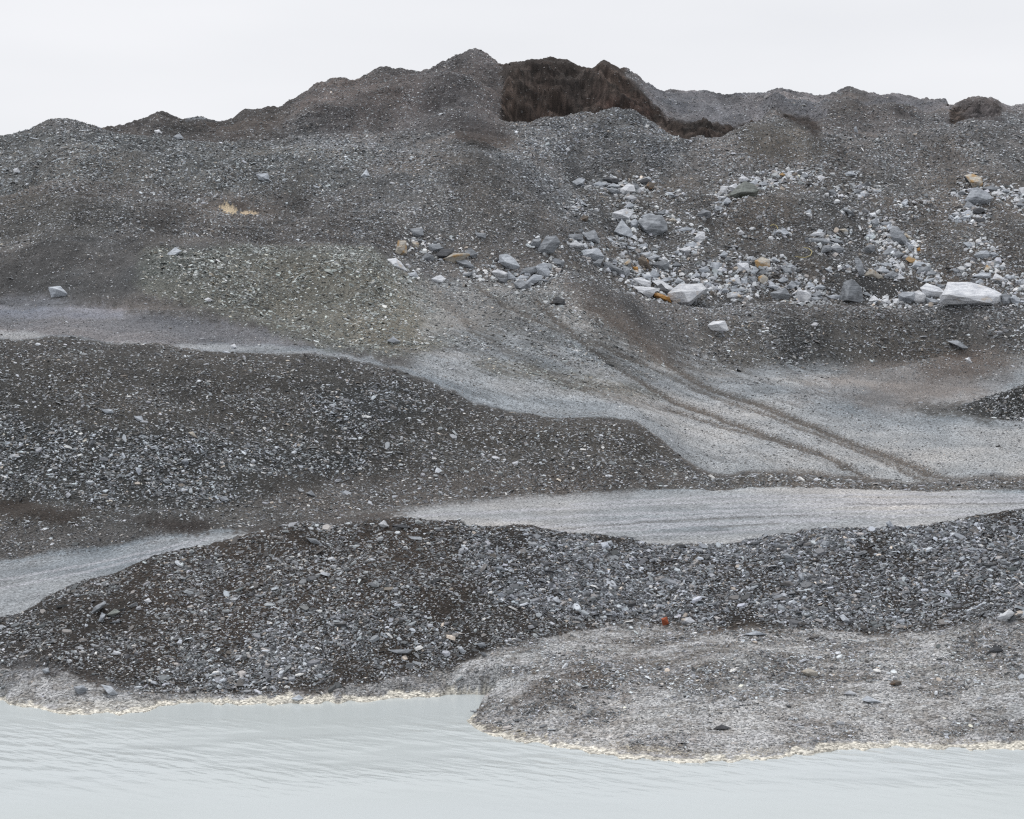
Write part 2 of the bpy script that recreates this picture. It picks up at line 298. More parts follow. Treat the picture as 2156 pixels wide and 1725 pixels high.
# centre cone and upper hills
paint(blob([(820,360),(1000,320),(1140,380),(1200,470),(1080,560),(880,520),(760,440)], 11.5, 14.1, .55, 27), (.14,.133,.13), .7, .9)
paint(blob([(640,430),(900,470),(880,540),(400,515),(300,440)], 10.9, 13.5, .4, 28), (.12,.108,.104), .6, .8)
paint(blob([(-200,260),(500,300),(800,320),(760,400),(0,430),(-200,420)], 12.6, 14.5, .7, 29), (.16,.165,.165), .95, 1.05, (1.05,1.09,1.09))
paint(blob([(0,400),(300,430),(200,520),(0,520)], 11, 13.5, .5, 30), (.12,.117,.108), .6, .8)
paint(blob([(462,438),(474,426),(490,432),(502,445),(494,449),(463,446)], 12, 13.6, 1, 31, 3), (.46,.38,.27), .1, .5, blur=0)
paint(blob([(506,448),(520,444),(541,446),(546,452),(508,451)], 12, 13.6, 1, 31, 2), (.44,.36,.26), .1, .5, blur=0)
paint(blob([(478,424),(505,424),(530,440),(505,444),(490,430)], 12, 13.6, .8, 31, 3), (.07,.062,.058), .1, .5)
paint(blob([(930,262),(985,244),(1040,260),(1105,298),(1050,314),(950,300)], 13.4, 16, .95, 32), (.10,.083,.077), .35, .7)
paint(trange(14.4, 18.2) * ((640 - UU) / 60).clip(0, 1) * .9, (.09,.08,.077), .4, .85)
paint(line_mask([(395,247),(450,245)], 6) * trange(16, 19), (.35,.36,.38), .8, 1.0)
paint(blob([(600,200),(1060,100),(1060,290),(900,270),(700,290)], 14.2, 18.6, .75, 34), (.135,.12,.122), .55, .8)
paint(blob([(1090,280),(1290,212),(1440,290),(1430,340),(1100,340)], 13.9, 15.6, .8, 35), (.18,.183,.19), 1.0, 1.05, (1.1,1.13,1.17))
paint(trange(16.9, 18.6) * ((UU - 1330) / 40).clip(0, 1) * .8, (.24,.23,.245), .6, .75)
paint(blob([(1550,260),(1700,245),(1760,330),(1560,330)], 14.0, 15.3, .7, 36), (.12,.115,.105), .6, .8)
paint((np.maximum(cutm, (T > 15.9) * (T < 18.05) * (UU > 1072 + 60 * WU + 5 * GJ1) * (UU < 1318)) > .25) * 1.0, (.066,.051,.045), .05, 1.0, (.5,.45,.42))
paint(blob([(1230,205),(1330,200),(1400,245),(1300,260)], 15.9, 17, .7, 37), (.080,.050,.042), .08, .6)
paint(blob([(1066,150),(1105,150),(1100,265),(1080,262)], 15.0, 17, .5, 38), (.10,.09,.085), .2, .5)
paint(inpoly([(1640,252),(1668,246),(1712,250),(1724,268),(1724,300),(1712,290),(1690,268)], 5, 39) * (T > 14.3) * (T < 17.6), (.055,.047,.045), .15, .6)
paint(inpoly([(1735,215),(1790,172),(1850,185),(1800,235),(1740,245)], 12, 50) * (T > 16) * (T < 19) * .5, (.10,.095,.09), .5, .8)
paint(inpoly([(1990,205),(2040,198),(2104,210),(2116,270),(2060,266),(2010,225)], 8, 40) * (T > 14.9) * (T < 18.6) * .9, (.085,.076,.078), .3, .6)
paint(blob([(60,1290),(480,1120),(940,1080),(980,1280),(900,1440),(600,1350),(300,1420),(120,1400)], 3.0, 4.5, .75, 51, 30), (.062,.051,.044), .55, 1.25)
paint(blob([(560,1300),(900,1280),(960,1400),(820,1480),(380,1480),(260,1440)], 3.0, 4.2, .5, 52, 24), (.05,.046,.042), 1.0, 1.35, (1.15,1.17,1.2))
# shore flat
paint(trange(1.8, 3.0) * ((UU - 960) / 80).clip(0, 1), (.40,.40,.395), .6, .9, (1.2,1.2,1.2))
paint(blob([(1180,1330),(1420,1315),(1560,1330),(1500,1430),(1340,1480),(1200,1450)], 1.9, 3.6, .65, 41), (.105,.07,.05), .4, .9)
paint(blob([(1040,1300),(2200,1320),(2200,1460),(1700,1500),(1080,1440)], 2.0, 3.05, .5, 42), (.20,.195,.185), .95, 1.15, (1.45,1.45,1.45))
paint(blob([(1100,1430),(1230,1400),(1300,1440),(1200,1480),(1060,1500)], 1.9, 3.4, .7, 43), (.09,.072,.062), .45, .8)
paint(blob([(700,1380),(900,1330),(960,1400),(830,1470),(720,1470)], 2.4, 4, .6, 44), (.045,.038,.033), .5, .9)
paint(blob([(960,1120),(2200,1090),(2200,1330),(1300,1310),(1040,1280)], 3.0, 4.4, .8, 45), (.036,.034,.033), 1.0, 1.32, (1.0,1.02,1.06))
paint(blob([(0,1380),(140,1400),(260,1450),(100,1480),(0,1470)], 1.9, 3.3, .6, 46), (.20,.20,.21), .5, .9)
paint(blob([(60,1410),(190,1415),(220,1450),(90,1450)], 1.9, 3.3, .9, 47), (.07,.058,.052), .2, .7)
paint(blob([(1500,1480),(2200,1440),(2200,1560),(1500,1570)], 1.9, 3.0, .5, 48), (.45,.448,.445), .4, .8)
wash = ((fbm(XX / 1.4, YY / .16, 66, 3) > .05) & (UU > 1980)).astype(float) * trange(2.2, 3.0) * ((VV > 1480) & (VV < 1560))
paint(wash * .8, (.46,.46,.46), .03, .5)
# salt crust at the water line
dsh = YY - ysh[None, :]
cz = ((.20 + .08 * (UU > 980) + .26 * fbm(XX / .6, YY / .3, 88, 4, .6) - dsh) / .06).clip(0, 1) * (T > 1.6)
cz = np.maximum(cz, (H < .13 + .12 * fbm(XX / .5, YY / .4, 92, 3)) * (smooth(smooth((inlet > .1) * 1.0, 14, 0), 6, 1) > .04) * (.6 + .8 * fbm(XX / .4, YY / .3, 89, 3)).clip(0, 1))
crust = cz * (.92 + .4 * fbm(XX / .12, YY / .10, 90, 2)).clip(0, 1)
paint(blob([(120,1478),(330,1474),(336,1492),(300,1506),(150,1508)], 1.4, 3.2, .7, 49, 5), (.64,.60,.51), .15, .5)
paint(line_mask([(1060,330),(1150,400),(1220,470),(1260,540)], 34, jit=40) * trange(11.5, 14.3) * .7, (.21,.21,.215), 1.0, 1.0, (1.2,1.22,1.25), blur=0)  # paler bands down the cone's flanks: relief shading put into the colour
paint(line_mask([(900,360),(820,430),(760,500)], 30, jit=40) * trange(11.2, 14.3) * .5, (.19,.19,.19), 1.0, 1.0, (1.15,1.17,1.2), blur=0)
paint(line_mask([(1000,330),(1010,420),(980,520)], 60, jit=50) * trange(11.2, 14.3) * .5, (.10,.094,.09), .5, .8, blur=0)  # darker middle of the cone, its relief shading painted into soil and stones
paint(line_mask([(600,300),(850,310),(1000,318),(1080,330)], 9, jit=20) * trange(13, 14.6) * .6, (.22,.22,.225), 1.0, 1.0, (1.15,1.17,1.2), blur=0)
flow = fbm(XX / 3.0 + 3, YY / 14., 409, 5, .6)
# large-scale staining
lum_s = soil.mean(-1); loose = ((.26 - lum_s) / .08).clip(0, 1) * (T > 3)
soil = soil * (1 - np.array([.20, .24, .28]) * loose[..., None]); tint = tint * (1 + .10 * loose * (T > 5))[..., None]
st = fbm(XX / 6., YY / 6., 201, 4); st2 = fbm(XX / 1.2, YY / 1.2, 211, 3)
soil = soil * (1 + .45 * st + .28 * st2 + (T > 10) * .55 * flow)[..., None].clip(.4, 1.8)
tint = tint * (1 + .5 * (T > 10) * flow)[..., None].clip(.6, 1.5)
soil = soil * (1 + np.stack([.12 * st, 0 * st, -.10 * st], -1))
rs = road * (road_n * 1.1).clip(-.6, .55)
soil = soil * (1 + rs[..., None] * .12)
soil = soil * np.where((T > 6)[..., None], np.array([.965, 1.005, 1.03]), 1.0)
soil = np.where((cutm > .2)[..., None], soil * (1 + 1.7 * fbm(XX / 1.1, YY / .5 + H / .7, 401, 5, .75))[..., None].clip(.45, 2.2), soil)
tr = np.zeros_like(H)
for p in ([(1180,1118),(1330,1106),(1600,1100),(1760,1096)], [(1060,1096),(1260,1084),(1500,1078),(1760,1066),(2000,1060)], [(1350,1128),(1500,1122),(1650,1112)], [(1200,1062),(1500,1046),(2000,1040),(2300,1050)], [(1120,1112),(1300,1098),(1500,1086),(1800,1078),(2300,1066)], [(1250,1122),(1500,1104),(1750,1090),(2300,1078)], [(880,1086),(1200,1070),(1600,1052),(2300,1052)], [(1500,1068),(1800,1058),(2300,1056)], [(0,1240),(200,1200),(420,1145)], [(0,1222),(200,1186),(440,1134)]):
    tr = np.maximum(tr, line_mask(p, 2.6, jit=5, p=4, g=.8))
paint(tr * road * .6, (.46,.465,.50), .02, .5, blur=0)
tr2 = np.zeros_like(H)
for p in ([(1150,1118),(1300,1104),(1500,1093),(1700,1084)], [(1780,1062),(2300,1060)], [(1500,1110),(1640,1104)]):
    tr2 = np.maximum(tr2, line_mask(p, 1.8, jit=5, p=4, g=.9))
paint(tr2 * road * .7, (.15,.145,.145), .3, .5, blur=0)
nearpatch = fbm(XX / .9, YY / .8 + XX * .2, 303, 4)
dens *= np.where(T < 8.2, (1 + np.where(T < 5, 1.1, .6) * nearpatch + .4 * st).clip(.35, 1.7), (1 + .9 * fbm(XX / 2.4, YY / 2.4, 301, 3)).clip(.35, 1.6))
paint(((T < 3.02) & (T > 1.9) & (UU > 900)) * ((fbm(XX / 1.5, YY / .8, 311, 5, .6) - .10) / .15).clip(0, 1) * .6, (.13,.112,.098), .9, 1.25, blur=0)
paint(((T < 3.02) & (T > 1.9)) * ((-fbm(XX / 1.5, YY / .8, 311, 5, .6) - .12) / .15).clip(0, 1) * .6, (.50,.505,.505), .4, .8, blur=0)
sf = ((T < 3.02) & (T > 1.9)).astype(float) * ((fbm(XX / .9, YY / .25, 305, 5, .7) - .02) / .3).clip(0, 1)
paint(sf * .55, (.50,.50,.51), .4, .8, blur=0)
sg = ((T < 3.02) & (T > 1.9)).astype(float) * ((fbm(XX / .3, YY / .16, 307, 4, .7) - .08) / .2).clip(0, 1)
paint(sg * .5, (.14,.12,.10), .5, .8, blur=0)

paint(crust, (.70,.665,.58), .02, .4, blur=0)
dens *= 1 - crust
# ------------------------------------------------------------------ mesh helpers
def mesh_np(name, co, loops, starts, totals, mat, attrs=None, smooth_sh=False):
    me = bpy.data.meshes.new(name)
    me.vertices.add(len(co)); me.vertices.foreach_set('co', co.astype(np.float32).ravel())
    me.loops.add(len(loops)); me.loops.foreach_set('vertex_index', loops.astype(np.int32))
    me.polygons.add(len(starts)); me.polygons.foreach_set('loop_start', starts.astype(np.int32)); 
    me.update(calc_edges=True)
    if smooth_sh: me.polygons.foreach_set('use_smooth', np.ones(len(starts), bool))
    else: me.polygons.foreach_set('use_smooth', np.zeros(len(starts), bool))
    for an, arr in (attrs or {}).items():
        a = me.attributes.new(an, 'FLOAT_COLOR', 'POINT')
        a.data.foreach_set('color', np.concatenate([arr, np.ones((len(arr), 1))], 1).astype(np.float32).ravel())
    me.materials.append(mat)
    o = bpy.data.objects.new(name, me); col.objects.link(o)
    return o
def tag(o, label=None, cat=None, group=None, kind=None):
    if label: o['label'] = label
    if cat: o['category'] = cat
    if group: o['group'] = group
    if kind: o['kind'] = kind
    return o

# ------------------------------------------------------------------ materials
def new_mat(name):
    m = bpy.data.materials.new(name); m.use_nodes = True
    t = m.node_tree; b = t.nodes['Principled BSDF']
    return m, t, b
def coords(t, kind='Object', scale=(1, 1, 1)):
    c = N(t, 'ShaderNodeTexCoord'); mpp = N(t, 'ShaderNodeMapping'); mpp.inputs['Scale'].default_value = scale
    t.links.new(c.outputs[kind], mpp.inputs[0]); return mpp.outputs[0]
def noise_n(t, vec, scale, detail=4, rough=.6):
    n = N(t, 'ShaderNodeTexNoise'); n.inputs['Scale'].default_value = scale; n.inputs['Detail'].default_value = detail; n.inputs['Roughness'].default_value = rough
    t.links.new(vec, n.inputs['Vector']); return n.outputs['Fac']
def maprange(t, val, a, b, c, d):
    n = N(t, 'ShaderNodeMapRange'); n.inputs['From Min'].default_value = a; n.inputs['From Max'].default_value = b
    n.inputs['To Min'].default_value = c; n.inputs['To Max'].default_value = d; t.links.new(val, n.inputs['Value']); return n.outputs['Result']
def mul(t, a, b, op='MULTIPLY'):
    n = N(t, 'ShaderNodeMath', operation=op)
    for i, x in enumerate((a, b)):
        if isinstance(x, (int, float)): n.inputs[i].default_value = x
        else: t.links.new(x, n.inputs[i])
    return n.outputs[0]
def vscale(t, vec, s):
    n = N(t, 'ShaderNodeVectorMath', operation='SCALE'); t.links.new(vec, n.inputs[0]); t.links.new(s, n.inputs['Scale']); return n.outputs[0]
def attr(t, name):
    n = N(t, 'ShaderNodeAttribute'); n.attribute_name = name; return n.outputs['Color']
def bump(t, b, h, dist, strength=1.0):
    n = N(t, 'ShaderNodeBump'); n.inputs['Distance'].default_value = dist; n.inputs['Strength'].default_value = strength
    t.links.new(h, n.inputs['Height']); t.links.new(n.outputs[0], b.inputs['Normal'])

m_soil, t, b = new_mat('slate_soil')
vec = coords(t)
n1 = noise_n(t, vec, 14, 6, .75); n2 = noise_n(t, vec, 3.1, 3, .6)
vo = N(t, 'ShaderNodeTexVoronoi'); vo.inputs['Scale'].default_value = 24; t.links.new(coords(t, scale=(.8, 1, 1.6)), vo.inputs['Vector'])
sepv = N(t, 'ShaderNodeSeparateColor'); t.links.new(vo.outputs['Color'], sepv.inputs[0])
g = mul(t, maprange(t, n1, .3, .7, .5, 1.5), maprange(t, sepv.outputs[0], 0, 1, .5, 1.5))
t.links.new(vscale(t, attr(t, 'soil'), g), b.inputs['Base Color'])
b.inputs['Roughness'].default_value = .85; b.inputs['Specular IOR Level'].default_value = .25
bump(t, b, mul(t, n1, mul(t, vo.outputs['Distance'], 1.2), 'SUBTRACT'), .04, .8)

m_stone, t, b = new_mat('slate_chips')
vec = coords(t)
g = maprange(t, noise_n(t, vec, 22, 3, .6), .3, .7, .8, 1.2)
t.links.new(vscale(t, attr(t, 'tint'), g), b.inputs['Base Color'])
b.inputs['Roughness'].default_value = .6; b.inputs['Specular IOR Level'].default_value = .45

def rock_mat(name, base, dark, rust=None, rust_lo=.5, vein=True, rough=.75):
    m, t, b = new_mat(name)
    oi = N(t, 'ShaderNodeObjectInfo')
    c = N(t, 'ShaderNodeTexCoord'); ad = N(t, 'ShaderNodeVectorMath', operation='ADD')
    sc = N(t, 'ShaderNodeCombineXYZ'); t.links.new(mul(t, oi.outputs['Random'], 40.), sc.inputs[0]); t.links.new(mul(t, oi.outputs['Random'], 17.), sc.inputs[1])
    t.links.new(c.outputs['Object'], ad.inputs[0]); t.links.new(sc.outputs[0], ad.inputs[1])
    ro = N(t, 'ShaderNodeMapping'); ro.inputs['Scale'].default_value = (.7, .8, 3.6)
    rr = N(t, 'ShaderNodeCombineXYZ'); t.links.new(mul(t, oi.outputs['Random'], 2.4), rr.inputs[0]); t.links.new(mul(t, oi.outputs['Random'], 5.), rr.inputs[1])
    t.links.new(rr.outputs[0], ro.inputs['Rotation']); t.links.new(ad.outputs[0], ro.inputs[0])
    nA = noise_n(t, ro.outputs[0], 2.6, 5, .62); nB = noise_n(t, ad.outputs[0], 1.4, 3, .5); nC = noise_n(t, ad.outputs[0], 9, 4, .7)
    mx = N(t, 'ShaderNodeMix', data_type='RGBA'); mx.inputs['A'].default_value = (*base, 1); mx.inputs['B'].default_value = (*dark, 1)
    t.links.new(maprange(t, mul(t, nA, mul(t, nB, .6), 'ADD'), .68, .98, 0, 1), mx.inputs['Factor'])
    cl = mx.outputs['Result']
    if rust:
        m2 = N(t, 'ShaderNodeMix', data_type='RGBA'); m2.inputs['B'].default_value = (*rust, 1); t.links.new(cl, m2.inputs['A'])
        t.links.new(maprange(t, nB, rust_lo, rust_lo + .12, 0, 1), m2.inputs['Factor']); cl = m2.outputs['Result']
    v = mul(t, maprange(t, nC, .3, .7, .82, 1.15), maprange(t, oi.outputs['Random'], 0, 1, .85, 1.15))
    t.links.new(vscale(t, cl, v), b.inputs['Base Color'])
    b.inputs['Roughness'].default_value = rough; b.inputs['Specular IOR Level'].default_value = .3
    bump(t, b, mul(t, nA, mul(t, nC, .5), 'ADD'), .12, .6)
    return m
ROCK = {
 'w': rock_mat('pale_rock', (.74,.755,.78), (.48,.50,.54), (.60,.50,.38), .62),
 'p': rock_mat('light_blue_grey_rock', (.54,.575,.62), (.30,.325,.36)),
 'g': rock_mat('blue_grey_rock', (.34,.362,.39), (.17,.182,.198)),
 'd': rock_mat('dark_slate_rock', (.10,.105,.115), (.04,.04,.042), (.11,.08,.06), .6),
 't': rock_mat('tan_stained_rock', (.54,.50,.43), (.34,.33,.31), (.42,.28,.14), .5),
 'o': rock_mat('orange_rusty_rock', (.46,.25,.08), (.26,.13,.05), (.52,.36,.2), .6),
 'r': rock_mat('brick_red_rock', (.36,.10,.045), (.22,.06,.03)),
 'b': rock_mat('rust_streaked_rock', (.20,.17,.14), (.09,.08,.075), (.36,.19,.07), .52),
 'e': rock_mat('lichen_grey_rock', (.27,.29,.27), (.11,.115,.11), (.17,.185,.14), .5),
}

m_water, t, b = new_mat('milky_water')
nw = noise_n(t, coords(t, scale=(.05, .09, 1)), 1.0, 3, .5)
cr = N(t, 'ShaderNodeMix', data_type='RGBA'); cr.inputs['A'].default_value = (.50,.54,.535,1); cr.inputs['B'].default_value = (.53,.57,.585,1)
t.links.new(maprange(t, nw, .35, .65, 0, 1), cr.inputs['Factor']); t.links.new(cr.outputs['Result'], b.inputs['Base Color'])
b.inputs['Roughness'].default_value = .2; b.inputs['IOR'].default_value = 1.38
c = N(t, 'ShaderNodeTexCoord'); mpr = N(t, 'ShaderNodeMapping'); mpr.inputs['Rotation'].default_value = (0, 0, math.radians(30))
mpw = N(t, 'ShaderNodeMapping'); mpw.inputs['Scale'].default_value = (1.0, 2.7, 1)
t.links.new(c.outputs['Object'], mpr.inputs[0]); t.links.new(mpr.outputs[0], mpw.inputs[0])
r1 = noise_n(t, mpw.outputs[0], 1.35, 2, .45)
amp = maprange(t, noise_n(t, coords(t, scale=(.10, .22, 1)), 1.5, 3, .6), .40, .60, .05, 1)
sp = N(t, 'ShaderNodeSeparateXYZ'); t.links.new(c.outputs['Object'], sp.inputs[0])
wind = mul(t, maprange(t, sp.outputs['Y'], 26.8, 29.0, .10, 1), maprange(t, sp.outputs['Y'], 33.4, 31.6, 0, 1))   # ripples run down the middle, calm margins
bump(t, b, mul(t, r1, mul(t, amp, wind)), .065, 1.0)

# ------------------------------------------------------------------ ground sheet
co = np.stack([XX, YY, H], -1).reshape(-1, 3)
ii = np.arange(NR * NC).reshape(NR, NC)
q = np.stack([ii[:-1, :-1], ii[:-1, 1:], ii[1:, 1:], ii[1:, :-1]], -1).reshape(-1, 4)
ground = mesh_np('ground', co, q.ravel(), np.arange(len(q)) * 4, None, m_soil, {'soil': soil.reshape(-1, 3).clip(.004, .8)}, True)
tag(ground, 'stepped hillside of slate spoil heaps with a pale haul road', kind='structure')
# water
me = bpy.data.meshes.new('water')
me.from_pydata([(-400, -120, 0), (400, -120, 0), (400, 46, 0), (-400, 46, 0)], [], [(0, 1, 2, 3)]); me.materials.append(m_water)
wo = bpy.data.objects.new('water', me); col.objects.link(wo); tag(wo, 'milky grey green pond at the foot of the heaps', kind='structure')

# ------------------------------------------------------------------ survey of the fallen rocks
CROPS = {'A': (850, 380, .18553), 'B': (1200, 380, .18553), 'C': (1560, 380, .18555), 'D': (1900, 380, .18554),
         'M': (0, 60, .3525), 'N': (760, 60, .3525), 'O': (1512, 60, .3525), 'P': (0, 640, .3525), 'Q': (760, 640, .3525), 'R': (1512, 640, .3525),
         'S': (0, 1210, .3525), 'T': (760, 1210, .3525), 'U': (1512, 1210, .3525)}
